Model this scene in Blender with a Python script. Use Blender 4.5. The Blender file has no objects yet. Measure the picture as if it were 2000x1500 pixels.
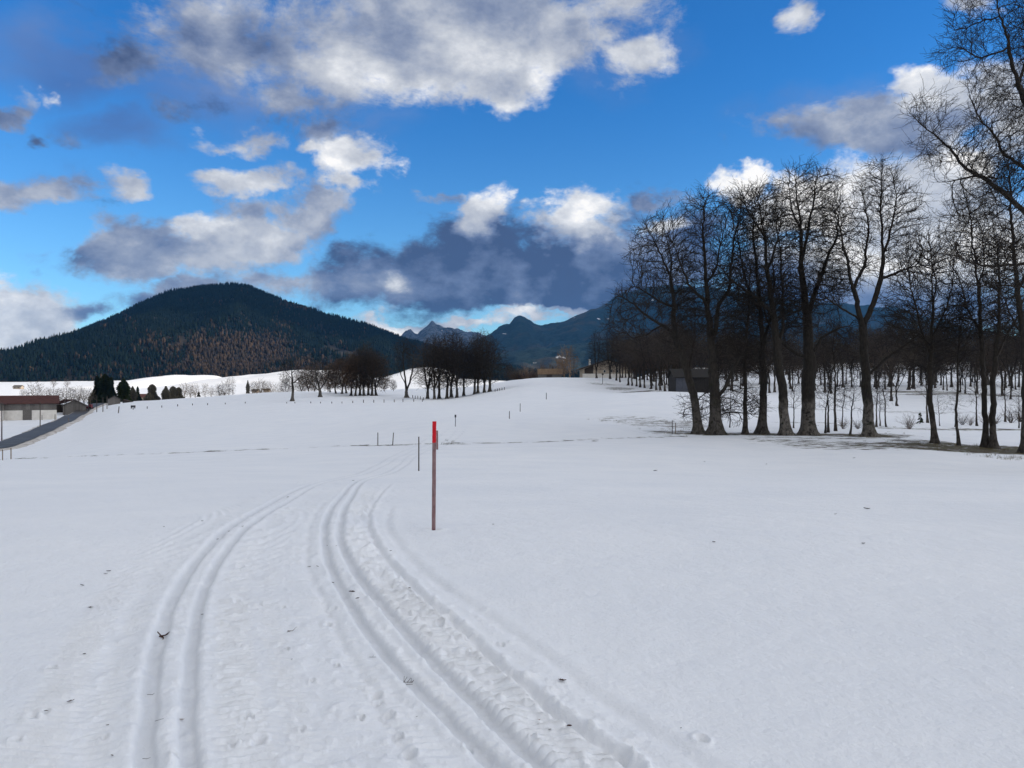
import bpy, math, random
import numpy as np
from mathutils import Vector

sc = bpy.context.scene
col = sc.collection
rng = np.random.RandomState(7)
random.seed(7)

# ------------------------------------------------------------------ camera
EYE = 1.6
HOR = 750.0
FPX = 1500.0            # focal length in pixels of the 2000 px wide photograph
cam_d = bpy.data.cameras.new('camera')
cam = bpy.data.objects.new('camera', cam_d)
col.objects.link(cam)
cam.location = (0, 0, EYE)
cam.rotation_euler = (math.radians(90), 0, 0)
cam_d.sensor_width = 36
cam_d.lens = 27.0
cam_d.clip_start = 0.1
cam_d.clip_end = 40000
sc.camera = cam

SUN_EL = 20.0
SUN_AZ = 95.0           # degrees clockwise from the view direction (+Y)
def lin(*c):
    o = []
    for v in c:
        v = v/255.0
        o.append(v/12.92 if v <= 0.04045 else ((v+0.055)/1.055)**2.4)
    return tuple(o)+(1.0,)

# ------------------------------------------------------------------ node helper
class NT:
    def __init__(s, tree):
        s.t = tree; s.n = tree.nodes; s.l = tree.links
        s.n.clear()
    def node(s, ty, **kw):
        n = s.n.new(ty)
        for k, v in kw.items(): setattr(n, k, v)
        return n
    def put(s, n, i, v):
        if v is None: return
        if isinstance(v, bpy.types.NodeSocket): s.l.new(v, n.inputs[i])
        else:
            if n.inputs[i].type == 'RGBA' and len(v) == 3: v = tuple(v)+(1.0,)
            n.inputs[i].default_value = v
    def math(s, op, a, b=None, c=None, clamp=False):
        n = s.node('ShaderNodeMath', operation=op, use_clamp=clamp)
        s.put(n, 0, a); s.put(n, 1, b); s.put(n, 2, c)
        return n.outputs[0]
    def vec(s, op, a, b=None, c=None, out=0):
        n = s.node('ShaderNodeVectorMath', operation=op)
        s.put(n, 0, a); s.put(n, 1, b); s.put(n, 2, c)
        return n.outputs[out]
    def noise(s, v, scale, detail=4, rough=0.55, dist=0.0, out='Fac'):
        n = s.node('ShaderNodeTexNoise')
        s.put(n, 'Vector', v)
        n.inputs['Scale'].default_value = scale; n.inputs['Detail'].default_value = detail
        n.inputs['Roughness'].default_value = rough; n.inputs['Distortion'].default_value = dist
        return n.outputs[out]
    def ramp(s, f, stops, interp='LINEAR'):
        n = s.node('ShaderNodeValToRGB')
        cr = n.color_ramp; cr.interpolation = interp
        while len(cr.elements) < len(stops): cr.elements.new(0.5)
        for e, (p, c) in zip(cr.elements, stops):
            e.position = p; e.color = c if len(c) == 4 else tuple(c)+(1,)
        s.put(n, 0, f)
        return n.outputs[0]
    def mix(s, f, a, b):
        n = s.node('ShaderNodeMix', data_type='RGBA')
        s.put(n, 0, f); s.put(n, 6, a); s.put(n, 7, b)
        return n.outputs[2]
    def smooth(s, v, a, b):
        n = s.node('ShaderNodeMapRange', interpolation_type='SMOOTHSTEP')
        s.put(n, 0, v); n.inputs[1].default_value = a; n.inputs[2].default_value = b
        return n.outputs[0]

# ------------------------------------------------------------------ sky
world = bpy.data.worlds.new("World")
sc.world = world
world.use_nodes = True
W = NT(world.node_tree)
SUNT = (math.cos(math.radians(SUN_EL))*math.sin(math.radians(SUN_AZ)), math.cos(math.radians(SUN_EL))*math.cos(math.radians(SUN_AZ)), math.sin(math.radians(SUN_EL)))
SKYS = 0.1
geo = W.node('ShaderNodeTexCoord').outputs['Generated']
sep = W.node('ShaderNodeSeparateXYZ'); W.put(sep, 0, geo)
dx, dy, dz = sep.outputs
sky = W.node('ShaderNodeTexSky', sky_type='NISHITA')
sky.sun_disc = False
sky.sun_elevation = math.radians(SUN_EL)
sky.sun_rotation = math.radians(SUN_AZ)
sky.altitude = 700; sky.air_density = 1.0; sky.dust_density = 0.3; sky.ozone_density = 2.0
hsv = W.node('ShaderNodeHueSaturation')
hsv.inputs['Saturation'].default_value = 1.05
hsv.inputs['Value'].default_value = 1.0
W.put(hsv, 'Color', sky.outputs[0])
hz = W.smooth(dz, 0.42, 0.02)
gain = W.mix(hz, (0.29, 1.06, 1.80, 1), (0.95, 1.50, 1.88, 1))
blue = W.vec('MULTIPLY', hsv.outputs[0], gain)
# plane coordinates of a direction: u to the right, v up
ysafe = W.math('MAXIMUM', dy, 0.12)
U = W.math('DIVIDE', dx, ysafe); V = W.math('DIVIDE', dz, ysafe)
nz = W.vec('MULTIPLY', geo, (1.0, 1.0, 1.55))
wob = W.noise(nz, 9.0, 5, 0.6, out='Color')
wobs = W.vec('SUBTRACT', wob, (0.5, 0.5, 0.5))
uvn = W.node('ShaderNodeCombineXYZ'); W.put(uvn, 0, U); W.put(uvn, 1, V)
UV = W.vec('MULTIPLY_ADD', wobs, (0.17, 0.10, 0.0), uvn.outputs[0])
# (x, y, rx, ry, strength, tone, tone weight) in thousandths of the frame width
CL = [
 (.87,.02,.44,.14,1.05,.64,1),(.80,.13,.24,.10,.9,.64,1),(1.02,.07,.26,.12,1.05,.70,1),(.95,.165,.16,.055,.95,.85,2),
 (1.06,.11,.10,.08,.9,.75,1.5),(1.24,.11,.10,.065,.85,.62,1),(.66,.17,.17,.095,.74,.44,1),(.48,.08,.24,.11,.66,.36,1),
 (.22,.125,.13,.065,.72,.22,1),(.35,.21,.09,.04,.72,.15,1),(.54,.20,.12,.06,.74,.22,1),(.63,.245,.10,.04,.74,.25,1),
 (.05,.272,.06,.03,.74,.12,1),(.14,.265,.07,.04,.74,.15,1),(.02,.215,.05,.04,.78,.45,1),(.09,.185,.06,.025,.66,.7,1),
 (.45,.27,.10,.035,.80,.82,2),(.70,.30,.08,.055,1,.95,2),(.61,.285,.045,.03,.75,.8,1),(.48,.355,.11,.042,.95,.85,2),
 (.67,.37,.05,.035,.75,.8,1),(.60,.42,.09,.06,.9,.6,1),(.50,.41,.09,.045,.72,.42,1),(.07,.365,.11,.04,.74,.5,1),
 (.23,.355,.07,.035,.76,.62,1),(.29,.49,.20,.06,1.1,.50,1),(.46,.485,.16,.075,1.1,.72,1),(.39,.445,.06,.035,1,.98,2.5),
 (.20,.485,.08,.035,.95,.28,1),(.53,.485,.07,.05,.9,.74,1.5),(.70,.56,.22,.075,1.2,.08,1),(.95,.54,.30,.12,1.25,.06,2),
 (1.17,.52,.26,.125,1.25,.08,2),(1.05,.60,.34,.035,1.1,.10,1),(.36,.57,.18,.04,.95,.36,1),(.55,.565,.17,.05,.85,.38,1),
 (.19,.60,.08,.035,.95,.2,1),(.78,.565,.042,.024,.95,.85,7),(.945,.43,.065,.055,1.1,.95,6),(1.13,.42,.09,.065,1.2,1.05,8),
 (1.17,.45,.06,.05,1,.9,4),(1.27,.39,.07,.022,.7,.45,1),(.86,.395,.08,.020,.62,.38,1),(.05,.62,.16,.085,1.15,.90,1.5),(.03,.585,.14,.02,1.1,1.0,2),
 (.02,.685,.16,.045,1.15,.95,1.5),(1.72,.25,.24,.055,1.1,.42,1),(1.80,.195,.09,.055,1.1,.95,3),(1.44,.36,.075,.042,1.2,1.1,3),
 (1.55,.41,.14,.07,1.2,1.1,3),(1.80,.45,.30,.13,1.2,1.05,3),(1.86,.35,.12,.07,1,1.1,2),(1.30,.437,.05,.018,1,1.1,8),
 (1.75,.60,.42,.07,1.1,.28,2),(1.53,.025,.05,.05,.7,.7,1),(1.90,.0,.07,.03,.85,.95,1),(.90,.64,.26,.022,1.0,.80,3),(1.03,.628,.12,.016,1.15,.98,9),(.93,.637,.09,.014,1.1,.95,9),(.765,.643,.05,.016,1.15,1.0,9),(1.13,.618,.07,.010,1.1,.9,8),
 (1.95,.22,.12,.11,.9,.9,1),(1.70,.55,.45,.085,1.2,.48,1),(1.33,.50,.14,.09,1.2,.12,1),
]
acc_m = None; acc_t = None; acc_w = None
for (cx, cy, rx, ry, w, t, tw) in CL:
    u0 = (cx*1000-1000)/FPX; v0 = (HOR-cy*1000)/FPX
    su = FPX/(rx*1000); sv = FPX/(ry*1000)
    q = W.vec('MULTIPLY_ADD', UV, (su, sv, 0), (-u0*su, -v0*sv, 0))
    ln = W.vec('LENGTH', q, out=1)
    g = W.math('MULTIPLY_ADD', ln, -w*0.75, w, clamp=False)
    g = W.math('MAXIMUM', g, 0.0)
    acc_m = g if acc_m is None else W.math('MAXIMUM', acc_m, g)
    g2 = W.math('MULTIPLY', W.math('POWER', g, 3.0), tw)
    acc_t = W.math('MULTIPLY', g2, t) if acc_t is None else W.math('MULTIPLY_ADD', g2, t, acc_t)
    acc_w = g2 if acc_w is None else W.math('ADD', acc_w, g2)
tone = W.math('DIVIDE', acc_t, W.math('ADD', acc_w, 1e-4))
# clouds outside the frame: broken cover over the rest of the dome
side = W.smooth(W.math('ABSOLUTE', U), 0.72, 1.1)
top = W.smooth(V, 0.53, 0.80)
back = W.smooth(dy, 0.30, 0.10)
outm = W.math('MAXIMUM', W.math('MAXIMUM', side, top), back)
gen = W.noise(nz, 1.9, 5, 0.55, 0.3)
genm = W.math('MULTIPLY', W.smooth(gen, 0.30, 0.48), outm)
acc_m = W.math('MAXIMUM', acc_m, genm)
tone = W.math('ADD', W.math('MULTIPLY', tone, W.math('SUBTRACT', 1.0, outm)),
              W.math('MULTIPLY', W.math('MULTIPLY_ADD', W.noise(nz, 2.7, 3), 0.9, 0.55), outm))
n1 = W.noise(nz, 7.5, 10, 0.66, 0.25)
n1b = W.noise(nz, 6.0, 6, 0.55, 0.15)
off = W.vec('ADD', nz, (0.028, 0.0, 0.050))
n2 = W.noise(off, 6.0, 6, 0.55, 0.15)
dens = W.math('MULTIPLY_ADD', W.math('SUBTRACT', n1, 0.5), 2.1, acc_m)
alpha = W.smooth(dens, 0.19, 0.64)
alpha = W.math('MULTIPLY', alpha, 0.97)
rel = W.math('MULTIPLY', W.math('SUBTRACT', n1b, n2), 1.7)
rel2 = W.math('MULTIPLY_ADD', W.math('SUBTRACT', W.noise(nz, 15.0, 6, 0.65), 0.5), 0.62, rel)
# thin edges of sunny clouds glow, thick cores grey
edge = W.math('MULTIPLY', W.math('SUBTRACT', 0.75, dens), 0.10)
lit = W.math('ADD', W.math('MULTIPLY_ADD', tone, 0.86, rel2), edge)
ccol = W.ramp(lit, [(0.0, lin(70, 86, 122)), (0.22, lin(108, 124, 158)), (0.45, lin(150, 160, 182)),
                    (0.70, lin(200, 204, 212)), (0.90, lin(240, 241, 243)), (1.0, (1.12, 1.09, 1.05, 1))])
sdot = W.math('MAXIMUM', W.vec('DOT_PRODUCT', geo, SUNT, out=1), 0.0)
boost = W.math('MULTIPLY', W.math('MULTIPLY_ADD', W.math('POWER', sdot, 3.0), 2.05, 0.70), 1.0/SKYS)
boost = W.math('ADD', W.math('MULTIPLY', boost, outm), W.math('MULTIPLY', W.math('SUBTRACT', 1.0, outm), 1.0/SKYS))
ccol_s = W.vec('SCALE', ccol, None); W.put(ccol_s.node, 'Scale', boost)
vm = None
for (cx, cy, rx, ry, w) in [(.50,.10,.42,.19,1.0),(.12,.10,.28,.14,.8),(.62,.22,.26,.10,.9),(.24,.25,.22,.06,.7),(.10,.36,.16,.05,.6),(1.20,.10,.18,.12,.7),(1.62,.23,.22,.08,.7)]:
    u0 = (cx*1000-1000)/FPX; v0 = (HOR-cy*1000)/FPX; su = FPX/(rx*1000); sv = FPX/(ry*1000)
    g = W.math('MAXIMUM', W.math('MULTIPLY_ADD', W.vec('LENGTH', W.vec('MULTIPLY_ADD', UV, (su, sv, 0), (-u0*su, -v0*sv, 0)), out=1), -w, w), 0.0)
    vm = g if vm is None else W.math('MAXIMUM', vm, g)
vn = W.noise(nz, 5.0, 7, 0.62, 0.4)
valpha = W.math('MULTIPLY', W.math('MULTIPLY', W.smooth(vm, 0.0, 0.6), W.smooth(vn, 0.36, 0.62)), 0.62)
vcol = W.ramp(W.noise(nz, 3.5, 4, 0.5), [(0.35, tuple(q/SKYS for q in lin(84, 104, 158)[:3])), (0.65, tuple(q/SKYS for q in lin(128, 152, 200)[:3]))])
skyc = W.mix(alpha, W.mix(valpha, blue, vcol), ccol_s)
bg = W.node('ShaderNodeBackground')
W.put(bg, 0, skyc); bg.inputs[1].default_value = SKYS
wo = W.node('ShaderNodeOutputWorld'); W.l.new(bg.outputs[0], wo.inputs[0])
world.cycles.sampling_method = 'MANUAL'
world.cycles.sample_map_resolution = 512

sun_d = bpy.data.lights.new('sun', 'SUN')
sun_d.energy = 4.5
sun_d.angle = math.radians(0.6)
sun_d.color = (1.0, 0.90, 0.78)
sun = bpy.data.objects.new('sun', sun_d)
col.objects.link(sun)
el, az = math.radians(SUN_EL), math.radians(SUN_AZ)
SUND = Vector((math.cos(el)*math.sin(az), math.cos(el)*math.cos(az), math.sin(el)))
sun.rotation_euler = SUND.to_track_quat('Z', 'Y').to_euler()

sc.view_settings.view_transform = 'Standard'
sc.view_settings.look = 'None'
sc.view_settings.exposure = 0.0
sc.view_settings.gamma = 1.0
sc.view_settings.use_curve_mapping = False
sc.render.engine = 'CYCLES'
sc.cycles.max_bounces = 4
sc.cycles.diffuse_bounces = 2
sc.cycles.glossy_bounces = 1
sc.cycles.use_denoising = True

# ------------------------------------------------------------------ object helpers
def mesh_np(name, V, F, mat=None, smooth=False):
    """F: array (n,3), (n,4) or a list of such arrays"""
    V = np.asarray(V, dtype=np.float32)
    if isinstance(F, np.ndarray): F = [F]
    F = [np.asarray(f, dtype=np.int32) for f in F if len(f)]
    me = bpy.data.meshes.new(name)
    me.vertices.add(len(V)); me.vertices.foreach_set('co', V.ravel())
    loops = np.concatenate([f.ravel() for f in F])
    tot = np.concatenate([np.full(len(f), f.shape[1], dtype=np.int32) for f in F])
    st = np.concatenate([[0], np.cumsum(tot)[:-1]]).astype(np.int32)
    me.loops.add(len(loops)); me.loops.foreach_set('vertex_index', loops)
    me.polygons.add(len(tot)); me.polygons.foreach_set('loop_start', st)
    me.polygons.foreach_set('loop_total', tot)
    if smooth: me.polygons.foreach_set('use_smooth', np.ones(len(tot), dtype=bool))
    me.update(calc_edges=True)
    if mat: me.materials.append(mat)
    return me

def link(name, data, parent=None, loc=None):
    o = bpy.data.objects.new(name, data)
    col.objects.link(o)
    if parent: o.parent = parent
    if loc is not None: o.location = loc
    return o

def tag(o, label=None, cat=None, group=None, kind=None):
    if label: o['label'] = label
    if cat: o['category'] = cat
    if group: o['group'] = group
    if kind: o['kind'] = kind
    return o

def copy_tree(o, parent=None):
    c = o.copy(); col.objects.link(c)
    if parent: c.parent = parent
    for ch in o.children: copy_tree(ch, c)
    return c

class MB:
    def __init__(s): s.v = []; s.f = []
    def box(s, x0, x1, y0, y1, z0, z1):
        b = len(s.v)
        s.v += [(x0,y0,z0),(x1,y0,z0),(x1,y1,z0),(x0,y1,z0),(x0,y0,z1),(x1,y0,z1),(x1,y1,z1),(x0,y1,z1)]
        s.f += [tuple(b+i for i in q) for q in ((0,3,2,1),(4,5,6,7),(0,1,5,4),(1,2,6,5),(2,3,7,6),(3,0,4,7))]
        return s
    def poly(s, pts, thick):
        """extrude a polygon (list of 3-D points) along a vector"""
        b = len(s.v); n = len(pts); t = Vector(thick)
        s.v += [tuple(p) for p in pts]+[tuple(Vector(p)+t) for p in pts]
        s.f.append(tuple(b+i for i in range(n))); s.f.append(tuple(b+n+i for i in reversed(range(n))))
        for i in range(n):
            j = (i+1) % n
            s.f.append((b+i, b+n+i, b+n+j, b+j))
        return s
    def tube(s, p, q, r0, r1=None, k=8):
        r1 = r0 if r1 is None else r1
        p = Vector(p); q = Vector(q); d = (q-p).normalized()
        a = d.cross(Vector((0.3, 0.9, 0.1))).normalized(); c = d.cross(a)
        b = len(s.v)
        for (o, r) in ((p, r0), (q, r1)):
            for i in range(k):
                t = 2*math.pi*i/k
                s.v.append(tuple(o+a*(r*math.cos(t))+c*(r*math.sin(t))))
        for i in range(k):
            j = (i+1) % k
            s.f.append((b+i, b+j, b+k+j, b+k+i))
        s.f.append(tuple(b+i for i in reversed(range(k)))); s.f.append(tuple(b+k+i for i in range(k)))
        return s
    def mesh(s, name, mat):
        me = bpy.data.meshes.new(name)
        me.from_pydata(s.v, [], s.f); me.materials.append(mat); me.update()
        return me
    def build(s, name, mat, parent=None, loc=None):
        return link(name, s.mesh(name, mat), parent, loc)

# value noise (numpy) ------------------------------------------------
_tab = np.random.RandomState(3).rand(512, 512).astype(np.float32)
def vnoise(x, y):
    xi = np.floor(x).astype(np.int64); yi = np.floor(y).astype(np.int64)
    fx = x-xi; fy = y-yi
    fx = fx*fx*(3-2*fx); fy = fy*fy*(3-2*fy)
    a = _tab[xi % 512, yi % 512]; b = _tab[(xi+1) % 512, yi % 512]
    c = _tab[xi % 512, (yi+1) % 512]; d = _tab[(xi+1) % 512, (yi+1) % 512]
    return (a*(1-fx)+b*fx)*(1-fy)+(c*(1-fx)+d*fx)*fy-0.5
def fbm(x, y, o=4, g=0.5):
    s = 0; a = 1
    for i in range(o):
        s = s+a*vnoise(x*2**i+17.3*i, y*2**i+5.1*i); a *= g
    return s

# ------------------------------------------------------------------ materials
def material(name):
    m = bpy.data.materials.new(name); m.use_nodes = True
    n = NT(m.node_tree)
    b = n.node('ShaderNodeBsdfPrincipled')
    b.inputs['Specular IOR Level'].default_value = 0.25
    o = n.node('ShaderNodeOutputMaterial'); n.l.new(b.outputs[0], o.inputs[0])
    return m, n, b
def simple(name, c1, c2, scale=3.0, rough=0.8, stretch=(1, 1, 1), bump=0.0, detail=5, rnd=0.0):
    m, n, b = material(name)
    tc = n.node('ShaderNodeTexCoord').outputs['Object']
    v = n.vec('MULTIPLY', tc, stretch)
    f = n.noise(v, scale, detail, 0.6)
    if rnd:
        oi = n.node('ShaderNodeObjectInfo').outputs['Random']
        f = n.math('ADD', f, n.math('MULTIPLY', n.math('SUBTRACT', oi, 0.5), rnd))
    c = n.ramp(f, [(0.3, c1), (0.7, c2)])
    n.put(b, 'Base Color', c); b.inputs['Roughness'].default_value = rough
    if bump:
        bp = n.node('ShaderNodeBump'); bp.inputs['Strength'].default_value = bump
        bp.inputs['Distance'].default_value = 0.02
        n.put(bp, 'Height', f); n.put(b, 'Normal', bp.outputs[0])
    return m

# bark: dark upper wood, pale lichen and snow-bleached bark on the lowest metres
def bark(name, dark, mid, pale, moss, h_pale=3.2, amt=(0.75, 0.25)):
    m, n, b = material(name)
    tc = n.node('ShaderNodeTexCoord').outputs['Object']
    s = n.node('ShaderNodeSeparateXYZ'); n.put(s, 0, tc)
    v = n.vec('MULTIPLY', tc, (1, 1, 0.25))
    fine = n.noise(v, 9.0, 6, 0.65)
    big = n.noise(tc, 0.9, 4, 0.6)
    base = n.ramp(fine, [(0.3, dark), (0.7, mid)])
    hh = n.math('MULTIPLY_ADD', n.math('SUBTRACT', big, 0.5), 3.0, s.outputs[2])
    lo = n.smooth(hh, h_pale+0.5, h_pale-0.9)
    pc = n.ramp(fine, [(0.32, tuple(x*0.45 for x in pale[:3])), (0.62, pale)])
    lo = n.math('MULTIPLY', lo, n.math('MULTIPLY_ADD', n.node('ShaderNodeObjectInfo').outputs['Random'], amt[0], amt[1]))
    pc = n.mix(n.smooth(n.noise(tc, 2.2, 5, .7), .36, .54), base, pc)
    c = n.mix(lo, base, pc)
    mo = n.math('MULTIPLY', n.smooth(n.noise(tc, 1.7, 5, 0.65), 0.56, 0.66), n.smooth(s.outputs[2], 9.0, 1.0))
    c = n.mix(mo, c, moss)
    n.put(b, 'Base Color', c); b.inputs['Roughness'].default_value = 0.95
    bp = n.node('ShaderNodeBump'); bp.inputs['Strength'].default_value = 0.8; bp.inputs['Distance'].default_value = 0.04
    n.put(bp, 'Height', fine); n.put(b, 'Normal', bp.outputs[0])
    return m
M = {}
M['bark'] = bark('maple_bark', (0.014, 0.012, 0.010), (0.045, 0.038, 0.031), (0.17, 0.15, 0.13), (0.022, 0.024, 0.010))
M['bark_pale'] = bark('pale_footed_bark', (0.014, 0.012, 0.010), (0.045, 0.038, 0.031), (0.18, 0.158, 0.135), (0.022, 0.024, 0.010), 3.0, (0.0, 1.0))
M['bark_thin'] = bark('young_bark', (0.016, 0.013, 0.011), (0.048, 0.040, 0.032), (0.12, 0.10, 0.085), (0.03, 0.03, 0.014), 2.0)
M['twig'] = simple('twig_bark', (0.013, 0.011, 0.009), (0.040, 0.032, 0.026), 2.0, 0.9)
M['twig_warm'] = simple('brown_twigs', (0.035, 0.022, 0.014), (0.095, 0.058, 0.035), 0.6, 0.9, rnd=0.5)
M['twig_pale'] = simple('pale_twigs', (0.055, 0.042, 0.030), (0.13, 0.10, 0.07), 0.6, 0.9, rnd=0.4)
M['wood_twig'] = simple('wood_twig', (0.016, 0.013, 0.011), (0.060, 0.046, 0.036), 1.0, 0.9, rnd=0.5)
M['twig_tan'] = simple('tan_twigs', (0.12, 0.08, 0.052), (0.27, 0.18, 0.115), 0.6, 0.9, rnd=0.4)
M['spruce'] = simple('spruce_needles', (0.006, 0.012, 0.008), (0.022, 0.036, 0.018), 1.2, 0.9, rnd=0.3)
M['greyfir'] = simple('grey_green_needles', (0.05, 0.052, 0.042), (0.15, 0.135, 0.10), 1.2, 0.9)
M['pine'] = simple('pine_needles', (0.012, 0.022, 0.008), (0.05, 0.07, 0.022), 1.2, 0.9)
M['weathered'] = simple('weathered_boards', (0.10, 0.09, 0.08), (0.20, 0.185, 0.17), 3, 0.9, (6, 6, 0.6), rnd=0.25)
M['darkboards'] = simple('dark_boards', (0.030, 0.024, 0.020), (0.07, 0.055, 0.045), 3, 0.9, (6, 6, 0.6))
M['roof'] = simple('rusty_red_roof', (0.05, 0.020, 0.018), (0.10, 0.042, 0.034), 0.8, 0.8, (1, 3, 1))
M['roofdark'] = simple('dark_roof', (0.04, 0.032, 0.028), (0.085, 0.07, 0.06), 0.8, 0.85)
M['rooftan'] = simple('brown_roof', (0.12, 0.075, 0.045), (0.22, 0.15, 0.09), 0.8, 0.85)
M['plaster'] = simple('white_plaster', (0.62, 0.58, 0.52), (0.78, 0.74, 0.68), 0.8, 0.9)
M['beige'] = simple('beige_plaster', (0.30, 0.24, 0.18), (0.42, 0.35, 0.27), 0.8, 0.9)
M['postwood'] = simple('post_wood', (0.035, 0.028, 0.024), (0.10, 0.085, 0.07), 5, 0.9, (1, 1, 0.3), rnd=0.3)
M['palewood'] = simple('pale_stake_wood', (0.16, 0.12, 0.09), (0.30, 0.24, 0.18), 5, 0.9, (1, 1, 0.3))
M['glass'] = simple('window_glass', (0.02, 0.025, 0.03), (0.05, 0.06, 0.07), 2, 0.15)
M['leaf'] = simple('dead_leaf', (0.05, 0.018, 0.010), (0.17, 0.075, 0.035), 30, 0.7, rnd=0.9)
M['darkleaf'] = simple('wet_leaf', (0.012, 0.007, 0.006), (0.05, 0.022, 0.014), 30, 0.5)
M['grass'] = simple('withered_grass', (0.06, 0.05, 0.025), (0.16, 0.13, 0.06), 4, 0.9)
M['red'] = simple('red_paint', (0.50, 0.004, 0.012), (0.66, 0.010, 0.022), 25, 0.55, (1, 1, .4), bump=.2)
M['sheddark'] = simple('near_black_boards', (0.012, 0.011, 0.010), (0.032, 0.029, 0.027), 3, 0.9, (6, 6, 0.6))  # very dark board tone for walls and roof of the barn in the wood
M['redvehicle'] = simple('red_machine_paint', (0.10, 0.02, 0.025), (0.2, 0.04, 0.045), 3, 0.5)
M['tyre'] = simple('tyre_rubber', (0.015, 0.015, 0.015), (0.03, 0.03, 0.03), 3, 0.9)
M['signdark'] = simple('dark_sign_metal', (0.02, 0.02, 0.022), (0.05, 0.05, 0.055), 3, 0.6)

# faded pink-red paint of the marker pole: worn streaks down to bare wood
m, n, b = material('worn_red_paint')
tc = n.node('ShaderNodeTexCoord').outputs['Object']
v = n.vec('MULTIPLY', tc, (1, 1, 0.12))
f = n.noise(v, 60, 6, 0.7); g = n.noise(tc, 9, 5, 0.7)
c = n.ramp(f, [(0.3, (0.15, 0.065, 0.065)), (0.5, (0.25, 0.15, 0.15)), (0.75, (0.31, 0.235, 0.235))])
c = n.mix(n.smooth(g, 0.52, 0.68), c, (0.06, 0.03, 0.03, 1))
n.put(b, 'Base Color', c); b.inputs['Roughness'].default_value = 0.8
bp = n.node('ShaderNodeBump'); bp.inputs['Strength'].default_value = 0.5; bp.inputs['Distance'].default_value = 0.003
n.put(bp, 'Height', f); n.put(b, 'Normal', bp.outputs[0])
M['wornred'] = m

# ------------------------------------------------------------------ terrain
YR = np.array([8, 15, 26, 45, 60, 80, 110, 150, 200, 260, 330, 450, 650, 1000, 1500, 1900], float)
CX = np.array([-300, 0, 130, 250, 400, 550, 700, 850, 1050, 1200, 1300, 1500, 1700, 2000, 2300], float)
Z = {
-300: [0, -.5, -1.5, -3.4, -5.0, -7.4, -9.8, -11.2, -11.3, -11.0, -10.5, -8, -6, -3, 6, 14],
0:    [0, -.5, -1.42, -3.2, -4.6, -6.3, -8.6, -10.6, -10.7, -9.7, -8.8, -6.2, -5.0, -3, 4, 12],
130:  [0, -.5, -1.41, -3.1, -4.3, -5.5, -7.3, -8.9, -9.6, -10.1, -9.7, -9, -8.0, -6, 5, 14],
250:  [0, -.5, -1.40, -3.0, -4.0, -4.9, -6.0, -6.6, -6.2, -5.6, -6.3, -9, -11, -8, 6, 18],
400:  [0, -.5, -1.40, -2.95, -3.8, -4.5, -5.2, -5.6, -5.2, -4.4, -4.3, -8, -10, -6, 8, 22],
550:  [0, -.5, -1.40, -2.85, -3.6, -4.2, -4.6, -4.7, -4.0, -2.9, -2.1, -6, -9, -4, 10, 26],
700:  [0, -.5, -1.40, -2.7, -3.3, -3.6, -3.7, -3.9, -3.6, -3.0, -1.8, -3, -3, 0, 12, 24],
850:  [0, -.5, -1.41, -2.5, -3.04, -2.75, -2.7, -3.0, -3.3, -3.2, -1.9, -2, -1, 3, 12, 22],
1050: [0, -.5, -1.41, -2.5, -3.0, -2.7, -2.3, -1.5, 0.2, 2.3, 4.2, 3.6, 0, -2, 4, 12],
1200: [0, -.5, -1.42, -2.6, -2.95, -2.8, -1.4, -.6, -.7, 1.1, 4.3, 4, 2, 0, 4, 12],
1300: [0, -.5, -1.45, -2.65, -3.0, -2.9, -1.1, -.25, .1, .9, 3.4, 7, 13, 20, 26, 34],
1500: [0, -.5, -1.5, -2.8, -3.1, -3.05, -2.2, -.6, .3, 1.5, 4, 8, 16, 26, 36, 46],
1700: [0, -.5, -1.5, -2.9, -3.1, -3.1, -2.9, -1.6, 0, 1.3, 4, 8.5, 18, 29, 40, 50],
2000: [0, -.5, -1.6, -3.2, -3.6, -3.5, -3.2, -1.5, 0, 1.5, 4, 9, 18, 30, 42, 52],
2300: [0, -.5, -1.6, -3.2, -3.8, -3.7, -3.2, -1.5, 0, 1.5, 4, 9, 18, 30, 42, 52]}
ZT = np.array([Z[int(c)] for c in CX])
# resample in log distance with monotone-ish cubic, then columns with smooth interpolation
LY = np.log(YR)
LG = np.linspace(LY[0], LY[-1], 240)
def cubic(xs, ys, q):
    m = np.zeros_like(ys); h = np.diff(xs); d = np.diff(ys)/h
    m[1:-1] = np.where(d[:-1]*d[1:] > 0, 2*d[:-1]*d[1:]/(d[:-1]+d[1:]+1e-12), 0)
    m[0] = d[0]*0.3; m[-1] = d[-1]
    i = np.clip(np.searchsorted(xs, q)-1, 0, len(xs)-2)
    t = (q-xs[i])/h[i]
    return ((2*t**3-3*t*t+1)*ys[i]+(t**3-2*t*t+t)*h[i]*m[i]+(-2*t**3+3*t*t)*ys[i+1]+(t**3-t*t)*h[i]*m[i+1])
ZG = np.array([cubic(LY, row, LG) for row in ZT])
CG = np.linspace(-300, 2300, 131)
ZG = np.array([cubic(CX, ZG[:, j], CG) for j in range(len(LG))])   # [LG, CG]
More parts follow.
